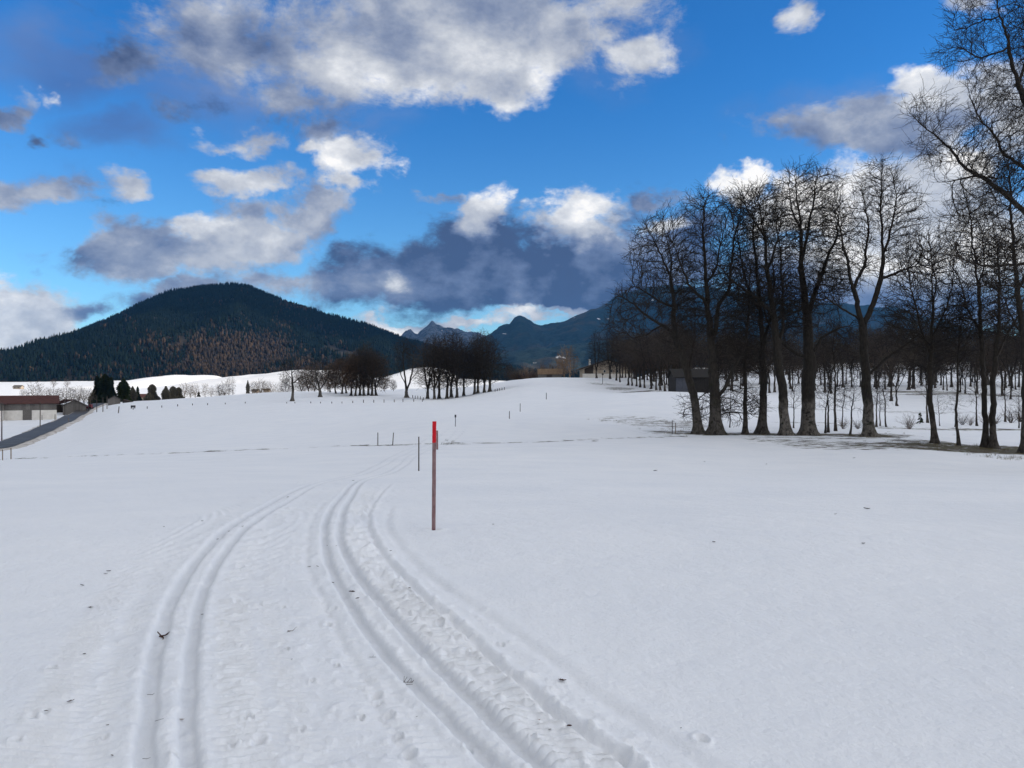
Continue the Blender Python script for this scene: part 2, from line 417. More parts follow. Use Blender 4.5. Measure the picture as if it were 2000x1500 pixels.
def hbase(x, y):
    x = np.asarray(x, float); y = np.asarray(y, float)
    ye = np.maximum(np.maximum(y, np.abs(x)/0.8667), np.maximum(-y, 1.0))
    u = np.clip(x/ye, -0.8667, 0.8667)
    c = (u*1500+1000+300)/20.0
    l = (np.log(np.clip(ye, 8, 1900))-LG[0])/(LG[1]-LG[0])
    ci = np.clip(c.astype(int), 0, 129); li = np.clip(l.astype(int), 0, 238)
    fc = np.clip(c-ci, 0, 1); fl = np.clip(l-li, 0, 1)
    z = (ZG[li, ci]*(1-fc)+ZG[li, ci+1]*fc)*(1-fl)+(ZG[li+1, ci]*(1-fc)+ZG[li+1, ci+1]*fc)*fl
    amp = np.clip((ye-6)/150, 0.0, 1)
    z = z+fbm(x/23.0+3, y/23.0+8, 3)*0.55*amp
    z = z+fbm(x/5.0, y/5.0, 2)*0.10*np.clip((ye-4)/40, 0.15, 1)
    return z
def gz(x, y): return float(hbase(np.array([x]), np.array([y]))[0])
def at(px, Y, dz=0.0):
    X = (px-1000)/FPX*Y
    return (X, Y, gz(X, Y)+dz)
def unproject(px, py):
    """ground point seen at a pixel of the photograph (first hit along the ray)"""
    Ys = np.exp(np.linspace(math.log(2.5), math.log(400), 3000))
    X = (px-1000)/FPX*Ys
    zr = EYE+(HOR-py)/FPX*Ys
    d = zr-hbase(X, Ys)
    i = int(np.argmax(d < 0))
    if d[i] >= 0: i = len(Ys)-1
    return X[i], Ys[i]

# tracks as x = f(y) curves on the ground
def curve(pts):
    w = sorted([unproject(*p) for p in pts], key=lambda q: q[1])
    ys = np.array([q[1] for q in w]); xs = np.array([q[0] for q in w])
    keep = np.concatenate([[True], np.diff(ys) > 0.02]); ys = ys[keep]; xs = xs[keep]
    g = np.linspace(math.log(ys[0]), math.log(ys[-1]), 400)
    xx = np.interp(g, np.log(ys), xs)
    k = np.ones(25)/25; xp = np.pad(xx, 12, mode='reflect', reflect_type='odd'); xx = np.convolve(xp, k, 'valid')
    yy = np.exp(g)
    s = np.concatenate([[0], np.cumsum(np.hypot(np.diff(xx), np.diff(yy)))])
    sl = np.gradient(xx, yy)
    return yy, xx, s, sl
TAIL_L = [(700, 925), (740, 905), (772, 888), (815, 868), (850, 845), (862, 833)]
TAIL_R = [(757, 922), (782, 905), (806, 885), (858, 868), (885, 850), (897, 833)]
c_l1 = curve([(283, 1560), (285, 1500), (300, 1330), (325, 1200), (370, 1110), (430, 1045), (500, 1000), (560, 965), (620, 942)]+TAIL_L)
c_l2 = curve([(372, 1560), (371, 1500), (375, 1300), (402, 1140), (445, 1070), (520, 1005), (580, 970), (634, 942)]+[(x+18, y) for x, y in TAIL_L])
c_r1 = curve([(1040, 1560), (968, 1500), (900, 1424), (772, 1300), (680, 1172), (634, 1072), (640, 1012), (676, 960), (702, 936)]+TAIL_R)
c_r2 = curve([(1125, 1560), (1062, 1500), (980, 1425), (890, 1335), (800, 1236), (700, 1124), (664, 1060), (668, 1012), (692, 965), (717, 936)]+[(x+16, y) for x, y in TAIL_R])
c_t = curve([(1310, 1560), (1235, 1495), (1100, 1400), (1000, 1320), (900, 1225), (800, 1140), (735, 1065), (718, 1020), (735, 975), (765, 945)])
c_o = curve([(1480, 1560), (1385, 1500), (1220, 1400), (1090, 1300), (980, 1220), (870, 1150), (790, 1080), (755, 1030), (765, 985)])
c_m = curve([(830, 1560), (780, 1450), (700, 1300), (632, 1180), (600, 1100), (604, 1030), (640, 975)])
c_k = curve([(150, 1560), (170, 1450), (215, 1300), (265, 1170), (320, 1090), (390, 1035), (450, 1000)])
def cd(c, x, y):
    """signed lateral distance (right positive) and distance along a track"""
    yy, xx, s, sl = c
    f = np.interp(y, yy, xx); m = np.interp(y, yy, sl)
    d = (x-f)/np.sqrt(1+m*m)
    ss = np.interp(y, yy, s)+d*m/np.sqrt(1+m*m)*0
    inside = np.clip((yy[-1]-y)/(0.08*yy[-1]), 0, 1)*np.clip((y-yy[0]+0.4)/0.2, 0, 1)
    return d, ss, inside

def relief(x, y):
    """ski grooves, crawler lugs and boot marks: height offset and packed-snow amount"""
    h = np.zeros_like(x); pk = np.zeros_like(x)
    nlow = fbm(x*2.2, y*2.2, 3)
    wob = fbm(x*5, y*5, 2)
    for c, w, dep in ((c_l1, .042, .027), (c_l2, .036, .027), (c_r1, .035, .030), (c_r2, .037, .032)):
        d, s, ins = cd(c, x, y)
        far = 1+np.clip((y-12)/40, 0, 1.5)
        d = d+wob*0.016
        g = 1/(1+np.exp((np.abs(d)-w)*230/far))
        h -= g*dep*ins*(1+0.25*nlow)
        pk = np.maximum(pk, g*ins)
        rim = np.exp(-((np.abs(d)-w*1.9)/.03)**2)*ins
        h += rim*(0.005+0.010*np.abs(fbm(x*14, y*14, 2)))
    # crawler lugs: transverse bars beside the grooves
    def lug(c, off, half, amp, per=0.068, y1=30):
        d, s, ins = cd(c, x, y)
        dd = np.abs(d-off)
        m = 1/(1+np.exp((dd-half)*70))*ins*np.clip((y1-y)/(y1*.5), 0, 1)
        ph = s/per+0.55*fbm(x*1.1+9, y*1.1, 2)+0.3*np.sin(d*14)
        bars = (0.5+0.5*np.sin(2*np.pi*ph))**1.6
        rag = 0.55+0.8*np.clip(fbm(x*8, y*8, 3)+0.45, 0, 1)
        return m*bars*amp*rag, m
    for args in ((c_l2, .24, .10, .020), (c_l2, .48, .07, .010), (c_l1, -.20, .06, .010), (c_l1, -.44, .12, .012),
                 (c_r2, .21, .085, .015), (c_r2, -.13, .03, .014), (c_r1, -.20, .08, .008), (c_t, -.16, .13, .030)):
        a, m = lug(*args)
        h += 1.35*(a-m*args[3]*0.45)
    # lumps thrown up in the tracked zone
    d1, _, i1 = cd(c_k, x, y); d2, _, i2 = cd(c_o, x, y)
    zone = np.clip((d1+.3)/.3, 0, 1)*np.clip((-d2+.1)/.3, 0, 1)*np.clip((22-y)/10, 0, 1)
    lum = np.clip(fbm(x*16+3, y*16, 3)-0.12, 0, 1)
    h += zone*lum*(0.022+0.03*np.exp(-((d2+.35)/.25)**2))
    h += zone*fbm(x*6, y*6, 3)*0.010
    for c, w, dep in ((c_t, .030, .038), (c_o, .05, .018), (c_m, .035, .014), (c_k, .08, .014)):
        d, s, ins = cd(c, x, y)
        d = d+wob*0.03
        h -= np.exp(-(d/w)**2)*dep*ins*(0.6+0.9*np.abs(nlow))
        h += np.exp(-((d-w*1.8)/(w*1.2))**2)*dep*0.35*ins
    return h, pk

marks = [(470,1108,5),(462,1175,4),(505,1182,4),(552,1188,4),(470,1262,4),(480,1400,6),(506,1447,9),(492,1400,4),(455,1455,5),
         (650,1190,5),(660,1300,3),(735,1360,8),(760,1400,7),(745,1375,3),(800,1475,9),(780,1440,5),(1370,1447,9),(1040,1447,5),
         (100,1305,6),(60,1400,7),(90,1390,5),(30,1445,7),(205,1440,5),(915,1460,6),(1215,1475,12),(930,1275,8),(880,1235,6),
         (860,1220,5),(470,1010,3),(640,1220,5),(610,1330,4),(705,1405,5),(590,1425,5),(340,1480,5),(980,1260,4),(560,1270,3)]
marks_w = [unproject(a, b)+(r,) for a, b, r in marks]
POLE = unproject(847, 1035)

# ground sheet: polar grid, dense in the direction of the valley
def rows():
    r = [0.4, 0.9, 1.5, 2.1, 2.6]
    for end, k in ((6, 1.0045), (15, 1.007), (60, 1.011), (400, 1.014), (2000, 1.03), (9000, 1.12)):
        while r[-1] < end: r.append(r[-1]*k)
    return np.array(r)
RR = rows()
TH = np.concatenate([np.linspace(-math.pi, -0.66, 34)[:-1], np.linspace(-0.66, 0.66, 640), np.linspace(0.66, math.pi, 34)[1:]])
R2, T2 = np.meshgrid(RR, TH, indexing='ij')
GX = R2*np.sin(T2); GY = R2*np.cos(T2)
GZ = hbase(GX, GY)
near = (R2 < 90) & (GY > 2.2)
hx, pkv = relief(GX[near], GY[near])
GZ[near] += hx
PK = np.zeros_like(GZ); PK[near] = pkv
for (mx, my, r) in marks_w:
    rr = r/FPX*my*1.3
    sel = (np.abs(GX-mx) < 0.4) & (np.abs(GY-my) < 0.5)
    d = np.hypot((GX[sel]-mx)/rr, (GY[sel]-my)/(rr*1.3))
    GZ[sel] += -0.028*np.exp(-d**4)+0.010*np.exp(-((d-1.5)/.4)**2)
_pd = np.hypot(GX-POLE[0], GY-POLE[1])
GZ += -0.035*np.exp(-(_pd/.055)**2)+0.014*np.exp(-((_pd-.11)/.05)**2)
# melted patches: how bare the ground is
BR = np.zeros_like(GZ)
def patch(px, Y, hw, hy, s):
    hy = hy*(2.3 if Y < 66 else 1.9 if Y < 80 else 1.4); s = s*1.0
    X0 = (px-1000)/FPX*Y
    sel = (np.abs(GX-X0) < hw*1.8) & (np.abs(GY-Y) < hy*1.8)
    d = ((GX[sel]-X0)/hw)**2+((GY[sel]-Y)/hy)**2
    BR[sel] = np.maximum(BR[sel], s*np.clip(1.25-d, 0, 1))
PATH = np.array([unproject(*p) for p in [(-60, 900), (0, 897), (100, 893), (200, 889), (300, 885), (400, 881), (500, 877), (600, 873), (700, 869), (800, 867), (900, 866), (1000, 863), (1100, 860), (1200, 855), (1300, 852)]])
o_ = np.argsort(PATH[:, 0])
PY = np.interp(GX, PATH[o_, 0], PATH[o_, 1])
dp = np.abs(GY-PY)
pm = (GX > PATH[0, 0]) & (GX < PATH[-1, 0]+2) & (dp < 3)
BR[pm] = np.maximum(BR[pm], (0.95+0.5*fbm(GX[pm]/3, GY[pm]/5, 2))*np.exp(-(dp[pm]/0.6)**2))
GZ[pm] -= 0.10*np.exp(-(dp[pm]/0.6)**2)
for p in [(1300,84,6.5,5,.62),(1230,88,5,4,.55),(1340,72,5.5,2.2,.72),(1420,70.5,7,1.2,.95),(1500,71,5,1.4,.9),(1570,71,5,1.6,.9),
          (1640,70.5,5,1.6,.95),(1697,69.5,3.5,1.6,1.1),(1730,71,4,1.2,.8),(1800,64,3.5,1.2,.9),(1870,62,4,.9,1.0),(1940,61.5,5,1.0,1.1),
          (1860,60,9,1.4,1.0),(1980,58.5,6,1.6,1.15),(1640,58,6.5,2.0,.66),(1560,62,4,1.5,.6),(1700,60,5,1.6,.7),(1500,64,3,2,.5),
          (1800,82,9,1.2,.75),(1950,84,9,1.5,.8),(1700,86,6,1.0,.6),(1600,90,8,1.0,.6),(1550,120,14,2.5,.5),
          (1790,185,14,5,1.0),(1860,172,16,4,.9),(1960,165,10,4,.8),(1240,205,7,9,.95),(1280,190,6,5,1.0),(1210,235,6,10,.7),
          (1180,270,8,8,.6),(570,268,4,2,.6),(700,262,8,2,.8),(690,235,4,2,.35),(800,255,4,3,.9),(880,238,16,1.6,.9),(950,238,8,1.2,.9),
          (885,60,1.2,1.0,.7),(1066,62,.5,.3,.9),(1160,62,.5,.3,.9),(1800,120,16,3,.5),(1990,62,3,1,1.0),(1900,57,9,.9,1.0),(1750,58,8,.6,.85),(1600,66,6,.7,.7),(1460,69,6,.6,.9),(1545,69.5,4,.8,.9),(1364,69.5,1.6,.8,1.1),(1398,69,2,.8,1.1),(1580,69.8,2.2,1,1.1),(1826,62.6,1.5,.6,1.0)]:
    patch(*p)
# road verge gravel
nr, nc = GZ.shape
idx = np.arange(nr*nc).reshape(nr, nc)
F = np.stack([idx[:-1, :-1], idx[1:, :-1], idx[1:, 1:], idx[:-1, 1:]], -1).reshape(-1, 4)
F = F[:, ::-1].copy()
GV = np.stack([GX, GY, GZ], -1).reshape(-1, 3)
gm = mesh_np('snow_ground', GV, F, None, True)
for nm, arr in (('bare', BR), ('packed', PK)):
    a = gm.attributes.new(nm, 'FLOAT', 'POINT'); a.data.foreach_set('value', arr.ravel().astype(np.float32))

m, n, b = material('snow')
pos = n.node('ShaderNodeNewGeometry').outputs['Position']
at_b = n.node('ShaderNodeAttribute', attribute_name='bare').outputs['Fac']
at_p = n.node('ShaderNodeAttribute', attribute_name='packed').outputs['Fac']
big = n.noise(pos, 0.35, 5, 0.6)
col_s = n.ramp(big, [(0.3, (0.79, 0.81, 0.84)), (0.7, (0.86, 0.87, 0.885))])
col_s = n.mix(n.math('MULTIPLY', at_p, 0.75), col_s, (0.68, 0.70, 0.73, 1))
# litter dust: tiny dark specks of bark and soil on the snow
sp = n.smooth(n.noise(pos, 38, 2, 0.5), 0.72, 0.76)
spz = n.smooth(n.noise(pos, 0.15, 3, 0.6), 0.5, 0.65)
col_s = n.mix(n.math('MULTIPLY', n.math('MULTIPLY', sp, spz), 0.25), col_s, (0.25, 0.2, 0.16, 1))
fl = n.vec('MULTIPLY', pos, (0.38, 1.1, 1))
bn = n.noise(fl, 1.9, 7, 0.72)
bm = n.math('MULTIPLY_ADD', n.math('SUBTRACT', bn, 0.5), 3.4, at_b)
bmask = n.math('MULTIPLY', n.smooth(bm, 0.62, 0.76), n.smooth(at_b, 0.02, 0.15))
soil = n.ramp(n.noise(pos, 1.3, 6, 0.7), [(0.3, (0.030, 0.020, 0.012)), (0.48, (0.075, 0.055, 0.028)), (0.65, (0.10, 0.10, 0.038))])
n.put(b, 'Base Color', n.mix(bmask, col_s, soil))
b.inputs['Roughness'].default_value = 0.75
b.inputs['Specular IOR Level'].default_value = 0.2
h1 = n.noise(pos, 22, 6, 0.65)
h2 = n.noise(pos, 3.0, 5, 0.6)
h3 = n.math('ADD', n.math('MULTIPLY', h1, 0.018), n.math('MULTIPLY', h2, 0.07))
bp = n.node('ShaderNodeBump'); bp.inputs['Strength'].default_value = 0.55; bp.inputs['Distance'].default_value = 1.0
n.put(bp, 'Height', h3); n.put(b, 'Normal', bp.outputs[0])
M['snow'] = m
gm.materials.append(m)
tag(link('snow_ground', gm), kind='structure')

# ------------------------------------------------------------------ road
road_px = [(-260, 95), (-140, 118), (-60, 132), (0, 142), (35, 156), (66, 172), (92, 192), (114, 214), (134, 240), (152, 272), (172, 312), (196, 350)]
rp = np.array([((p-1000)/FPX*Y, Y) for p, Y in road_px])
t = np.linspace(0, len(rp)-1, 160)
rx = np.interp(t, np.arange(len(rp)), rp[:, 0]); ry = np.interp(t, np.arange(len(rp)), rp[:, 1])
k = np.ones(15)/15
rx = np.convolve(np.pad(rx, 7, 'reflect', reflect_type='odd'), k, 'valid'); ry = np.convolve(np.pad(ry, 7, 'reflect', reflect_type='odd'), k, 'valid')
tx = np.gradient(rx); ty = np.gradient(ry); ln = np.hypot(tx, ty); nx, ny = ty/ln, -tx/ln
def strip(name, offs, lift, mat, jag=0.0):
    vs = []
    cz = hbase(rx, ry)
    for i in range(len(rx)):
        for k_, o in enumerate(offs):
            oo = o+(jag*float(fbm(np.array([i*0.7+o*9]), np.array([o*3.0]), 3)[0]) if k_ in (0, len(offs)-1) else 0)
            x = rx[i]+nx[i]*oo; y = ry[i]+ny[i]*oo
            ref = max(cz[i], gz(rx[i]+nx[i]*2.4, ry[i]+ny[i]*2.4), gz(rx[i]-nx[i]*2.4, ry[i]-ny[i]*2.4)) if abs(o) < 2.5 else max(gz(x, y), cz[i])
            vs.append((x, y, ref+lift[k_]))
    c = len(offs)
    ii = np.arange((len(rx)-1)*c).reshape(-1, c)[:, :-1].ravel()
    f = np.stack([ii, ii+1, ii+c+1, ii+c], -1)
    return mesh_np(name, np.array(vs), f, mat, True)
m, n, b = material('wet_asphalt')
pos = n.node('ShaderNodeNewGeometry').outputs['Position']
f = n.noise(pos, 0.5, 5, 0.65)
c = n.ramp(f, [(0.3, (0.035, 0.033, 0.032)), (0.6, (0.075, 0.07, 0.066)), (0.8, (0.14, 0.13, 0.125))])
n.put(b, 'Base Color', c); b.inputs['Roughness'].default_value = 0.55
M['asphalt'] = m
M['gravel'] = simple('verge_grit', (0.30, 0.26, 0.22), (0.72, 0.69, 0.66), 0.6, 0.95)
tag(link('road', strip('road', [-2.4, -1.2, 0, 1.2, 2.4], [.42, .45, .47, .45, .42], M['asphalt'])), kind='structure')
tag(link('road_verge', strip('road_verge', [-4.6, -3.4, -2.2, 2.2, 3.6, 5.0], [-.3, .30, .30, .30, .30, -.3], M['gravel'], 1.6)), kind='structure')

# ------------------------------------------------------------------ hills
def ridge(pts, Y):
    p = np.array(pts, float)
    return (p[:, 0]-1000)/FPX*Y, (HOR-p[:, 1])/FPX*Y+EYE
def sgrid(name, x0, x1, y0, y1, nx_, ny_, fz, mat):
    X, Y = np.meshgrid(np.linspace(x0, x1, nx_), np.linspace(y0, y1, ny_), indexing='xy')
    Zz = fz(X, Y)
    i = np.arange(nx_*ny_).reshape(ny_, nx_)
    F = np.stack([i[:-1, :-1], i[:-1, 1:], i[1:, 1:], i[1:, :-1]], -1).reshape(-1, 4)
    me = mesh_np(name, np.stack([X, Y, Zz], -1).reshape(-1, 3), F, mat, True)
    return tag(link(name, me), kind='structure')

HY = 3000.0
hxs, hzs = ridge([(-500, 745), (-250, 728), (-100, 716), (0, 703), (60, 690), (140, 657), (200, 632), (250, 608), (290, 589), (335, 573), (380, 564), (440, 560), (480, 561),
                  (510, 572), (560, 594), (620, 612), (700, 632), (760, 654), (800, 670), (880, 690), (960, 712), (1050, 735), (1200, 748)], HY)
def hill_z(x, y):
    r = np.interp(x*HY/np.clip(y, 2400, 3300)*1.0, hxs, hzs)
    t = np.clip((y-1600)/(HY-1600), 0, 1)
    b = 12.0
    prof = (t*(1.35-0.35*t))
    z = b+(r-b)*prof
    back = np.clip((y-HY)/1500, 0, 1)
    z = z-back**1.2*300
    sp = np.abs(fbm(x/420.0+1.5, y/900.0+2, 3))*130
    z = z-sp*np.sin(np.pi*np.clip(t, 0, 1))*np.clip(r/200, 0, 1)
    z = z+fbm(x/90.0, y/90.0, 3)*14*np.clip(t*6, 0, 1)
    return z-6*np.clip((1660-y)/60, 0, 1)
M['forestfloor'] = simple('forest_floor', (0.008, 0.009, 0.008), (0.03, 0.024, 0.018), 0.02, 0.95)
sgrid('wooded_hill', -2900, 700, 1600, 4300, 200, 130, hill_z, M['forestfloor'])

# snow meadow slopes at the hill foot and the clearing
def meadow(name, px0, px1, Y0, Y1, top):
    x0 = (px0-1000)/FPX*Y0; x1 = (px1-1000)/FPX*Y0
    def f(x, y):
        u = np.clip((x-x0)/(x1-x0), 0, 1); t = (y-Y0)/(Y1-Y0)
        return hbase(x, y)-3+(top*np.clip(np.sin(np.pi*u), 0, 1)**0.6+3)*np.clip(np.sin(np.pi*np.clip(t, 0, 1)*0.62), 0, 1)+fbm(x/60, y/60, 3)*3
    return sgrid(name, x0, x1, Y0, Y1, 60, 24, f, M['snow2'])
m, n, b = material('meadow_snow')
pos = n.node('ShaderNodeNewGeometry').outputs['Position']
n.put(b, 'Base Color', n.ramp(n.noise(pos, 0.03, 5), [(0.3, (0.78, 0.79, 0.8)), (0.7, (0.86, 0.86, 0.87))]))
b.inputs['Roughness'].default_value = 0.8
M['snow2'] = m
meadow('snow_meadow', 225, 420, 1150, 1700, 9)
meadow('snow_meadow', 345, 640, 1250, 1750, 16)
meadow('snow_meadow', 30, 165, 1000, 1500, 13)
meadow('snow_meadow', 700, 850, 1150, 1700, 22)

# hill forest
def cone_trees(P, Hh, Wd, seed):
    """many small conifers: two ragged five-sided tiers each"""
    r = np.random.RandomState(seed); N = len(P); k = 4
    ang = (np.arange(k)[None]*2*np.pi/k+r.rand(N, 1)*6.28)
    V = []; 
    for (z0, z1, w) in ((0.12, 0.72, 1.0), (0.45, 1.0, 0.62)):
        rr = Wd[:, None]*w*(0.75+0.5*r.rand(N, k))
        zz = Hh[:, None]*(z0+0.08*(r.rand(N, k)-.5))
        ring = np.stack([P[:, None, 0]+rr*np.cos(ang), P[:, None, 1]+rr*np.sin(ang), P[:, None, 2]+zz], -1)
        apex = np.stack([P[:, 0], P[:, 1], P[:, 2]+Hh*z1], -1)[:, None]
        V.append(np.concatenate([ring, apex], 1))
    V = np.concatenate(V, 1)          # N,12,3
    f = np.array([[i, (i+1) % k, k] for i in range(k)]+[[k+1+i, k+1+(i+1) % k, 2*k+1] for i in range(k)])
    F = (np.arange(N)[:, None, None]*(2*k+2)+f[None]).reshape(-1, 3)
    return V.reshape(-1, 3), F
def blob_trees(P, Hh, Wd, seed):
    """bare deciduous crowns seen from far: jagged upright tufts"""
    r = np.random.RandomState(seed); N = len(P); k = 5
    ang = (np.arange(k)[None]*2*np.pi/k+r.rand(N, 1)*6.28)
    L = []
    for zf, w in ((0.10, .5), (0.62, 1.0)):
        rr = Wd[:, None]*w*(0.35+0.95*r.rand(N, k)); zz = Hh[:, None]*(zf+0.30*(r.rand(N, k)-.5))
        L.append(np.stack([P[:, None, 0]+rr*np.cos(ang), P[:, None, 1]+rr*np.sin(ang), P[:, None, 2]+zz], -1))
    L.append(np.stack([P[:, 0], P[:, 1], P[:, 2]+Hh], -1)[:, None])
    V = np.concatenate(L, 1)          # 16
    f = []
    for i in range(k):
        j = (i+1) % k; f += [[i, j, 5+j], [i, 5+j, 5+i]]
    for i in range(k): f.append([5+i, 5+(i+1) % k, 10])
    F = (np.arange(N)[:, None, None]*11+np.array(f)[None]).reshape(-1, 3)
    return V.reshape(-1, 3), F
def forest_mat(name, stops, rough=0.95):
    m, n, b = material(name)
    g = n.node('ShaderNodeNewGeometry')
    pos = g.outputs['Position']; ri = g.outputs['Random Per Island']
    f = n.math('ADD', n.math('MULTIPLY', ri, 0.55), n.math('MULTIPLY', n.noise(pos, 0.006, 4, 0.6), 0.5))
    n.put(b, 'Base Color', n.ramp(f, stops)); b.inputs['Roughness'].default_value = rough
    b.inputs['Specular IOR Level'].default_value = 0.05
    return m
M['conif'] = forest_mat('conifer_wood', [(0.15, (0.004, 0.008, 0.009)), (0.5, (0.006, 0.012, 0.012)), (0.9, (0.012, 0.020, 0.014))])
M['decid'] = forest_mat('bare_wood', [(0.15, (0.020, 0.016, 0.013)), (0.5, (0.036, 0.028, 0.021)), (0.9, (0.070, 0.047, 0.031))])
NT_ = 85000
hx_ = rng.uniform(-2700, 500, NT_); hy_ = 1585+1560*rng.rand(NT_)**0.9
lowedge = 1592+40*fbm(hx_/150, hx_/150+4, 2)
keep = (hy_ > lowedge) & (np.abs(hx_/hy_+0.2) < 0.62)
pxh = hx_/hy_*FPX+1000
zz = hill_z(hx_, hy_)
pyh = HOR-(zz-EYE)/hy_*FPX
clear = ((pxh > 632) & (pxh < 700) & (np.abs(pyh-(681+(pxh-632)*0.25)) < 7))
keep &= ~clear
hx_, hy_, zz, pxh, pyh = [a[keep] for a in (hx_, hy_, zz, pxh, pyh)]
# bare beech stands on the lower middle slope and along the foot
w = np.exp(-(((pxh-470)/150)**2+((pyh-690)/38)**2)*0.9)*1.1+0.5*np.clip((pyh-700)/25, 0, 1)*np.exp(-((pxh-450)/330)**2)+0.5*fbm(pxh/60, pyh/22, 3)
w += 0.7*np.exp(-(((pxh-590)/45)**2+((pyh-603-(pxh-590)*.2)/9)**2))
isd = (w*1.0+0.75*(rng.rand(len(w))-.5)) > 0.55
P = np.stack([hx_, hy_, zz-1], -1)
H = rng.uniform(12, 23, len(P))
V_, F_ = cone_trees(P[~isd], H[~isd], rng.uniform(2.8, 4.6, (~isd).sum()), 1)
tag(link('conifer_forest', mesh_np('conifer_forest', V_, F_, M['conif'])), 'dark conifer forest covering the big rounded hill', 'forest', kind='stuff')
V_, F_ = blob_trees(P[isd], H[isd]*0.85, rng.uniform(2.4, 4.6, isd.sum()), 2)
tag(link('bare_forest', mesh_np('bare_forest', V_, F_, M['decid'])), 'brown leafless wood on the lower slope of the big hill', 'forest', kind='stuff')
# snowy clearing strip on the right flank
def clr(px0, px1, py0, dpy, Y, nm):
    vs = []; nn = 24
    for j in range(5):
        for i in range(nn):
            x_px = px0+(px1-px0)*i/(nn-1)
            yy = Y+j*22
            x = (x_px-1000)/FPX*yy
            vs.append((x, yy, float(hill_z(np.array([x]), np.array([float(yy)]))[0])+6))
    i = np.arange(5*nn).reshape(5, nn)
    F = np.stack([i[:-1, :-1], i[:-1, 1:], i[1:, 1:], i[1:, :-1]], -1).reshape(-1, 4)
    tag(link(nm, mesh_np(nm, np.array(vs), F, M['snow2'], True)), kind='structure')

# far mountains
def mountain_mat(name, green, rock, snowy, line):
    m, n, b = material(name)
    g = n.node('ShaderNodeNewGeometry'); pos = g.outputs['Position']
    s = n.node('ShaderNodeSeparateXYZ'); n.put(s, 0, pos)
    nn = n.noise(pos, 0.004, 8, 0.62)
    f1 = n.noise(pos, 0.03, 6, 0.7)
    c = n.ramp(f1, [(0.3, green[0]), (0.7, green[1])])
    c = n.mix(n.smooth(n.noise(pos, 0.0022, 5, .6), 0.52, 0.62), c, green[2])
    hh = n.math('MULTIPLY_ADD', n.math('SUBTRACT', nn, 0.5), 500.0, s.outputs[2])
    rk = n.ramp(n.noise(pos, 0.02, 8, 0.75), [(0.42, rock), (0.56, snowy)])
    c = n.mix(n.smooth(hh, line, line+70), c, rk)
    sn = n.smooth(n.noise(pos, 0.0065, 4, 0.5), 0.695, 0.715)
    c = n.mix(sn, c, (0.72, 0.74, 0.78, 1))
    n.put(b, 'Base Color', c); b.inputs['Roughness'].default_value = 0.95
    b.inputs['Specular IOR Level'].default_value = 0.05
    bp = n.node('ShaderNodeBump'); bp.inputs['Strength'].default_value = 0.7; bp.inputs['Distance'].default_value = 40
    n.put(bp, 'Height', f1); n.put(b, 'Normal', bp.outputs[0])
    return m
G = ((0.010, 0.021, 0.022), (0.026, 0.042, 0.040), (0.048, 0.046, 0.034, 1))
M['mtA'] = mountain_mat('rocky_peak', G, (0.025, 0.03, 0.038), (0.13, 0.15, 0.18), 250)
M['mtB'] = mountain_mat('wooded_mountain', G, (0.05, 0.055, 0.055), (0.16, 0.18, 0.21), 900)
def mt(name, pts, Y, depth, rough, nx_, mat, sx=220.0):
    xs, zs = ridge(pts, Y)
    def f(x, y):
        r = np.interp(x*Y/y, xs, zs)
        t = np.clip((y-(Y-depth))/depth, 0, 1)
        back = np.clip((y-Y)/depth, 0, 1)
        rid = np.abs(fbm(x/(sx*2.2)+Y, y/(sx*4), 4))
        z = -30+(r+30)*t**0.85-rid*r*0.8*np.sin(np.pi*t)**1.0
        z = z+rough*fbm(x/70.0, y/70.0, 4)*np.clip(t*4, 0, 1)+rough*.25*np.abs(vnoise(x/14.0, y/14.0))*t
        return z-back*r*0.8
    return sgrid(name, xs[0], xs[-1], Y-depth, Y+depth*0.6, int(nx_*.8), 80, f, mat)
mt('rocky_mountain', [(650, 740), (720, 705), (770, 672), (783, 656), (792, 645), (802, 643), (811, 652), (815, 653), (826, 640), (842, 628), (850, 632), (870, 639), (895, 641), (920, 648), (945, 655), (990, 672), (1060, 700), (1120, 740)], 8200, 2600, 34, 420, M['mtA'], 160)
mt('wooded_mountain', [(860, 745), (890, 700), (925, 668), (958, 652), (975, 638), (985, 634), (995, 632), (1004, 620), (1014, 617), (1028, 622), (1044, 630), (1056, 634), (1085, 630), (1110, 622),
    (1135, 612), (1165, 602), (1190, 588), (1215, 572), (1245, 566), (1300, 556), (1380, 560), (1480, 575), (1600, 590), (1750, 600), (1900, 640), (2100, 680), (2400, 740)], 6800, 2600, 26, 560, M['mtB'])
mt('foothill', [(760, 745), (860, 715), (930, 700), (980, 690), (1040, 682), (1110, 672), (1160, 668), (1210, 662), (1280, 655), (1360, 665), (1500, 690), (1700, 700), (2000, 730), (2300, 745)], 4300, 1500, 16, 420, M['mtB'], 150)

# ------------------------------------------------------------------ air, and unseen clouds added toward the sun to cast shade
def shade_cloud(cx, cy, cz, ra, rb, rc, seed):
    nu, nv = 96, 48
    th = np.linspace(0, 2*np.pi, nu, endpoint=False); ph = np.linspace(-np.pi/2, np.pi/2, nv)
    T, Pp = np.meshgrid(th, ph)
    x = np.cos(T)*np.cos(Pp); y = np.sin(T)*np.cos(Pp); z = np.sin(Pp)
    r = 1+0.35*fbm(x*2.2+seed, y*2.2+z*2, 4)+0.12*np.abs(fbm(x*9+seed, y*9+z*9, 3))
    V = np.stack([cx+x*r*ra, cy+y*r*rb, cz+z*r*rc], -1).reshape(-1, 3)
    i = np.arange(nu*nv).reshape(nv, nu); j = np.roll(i, -1, 1)
    F = np.stack([i[:-1], j[:-1], j[1:], i[1:]], -1).reshape(-1, 4)
    return tag(link('shade_cloud', mesh_np('shade_cloud', V, F, M['shade_cloud'], True)), kind='structure')
m, n, b = material('cloud_white')
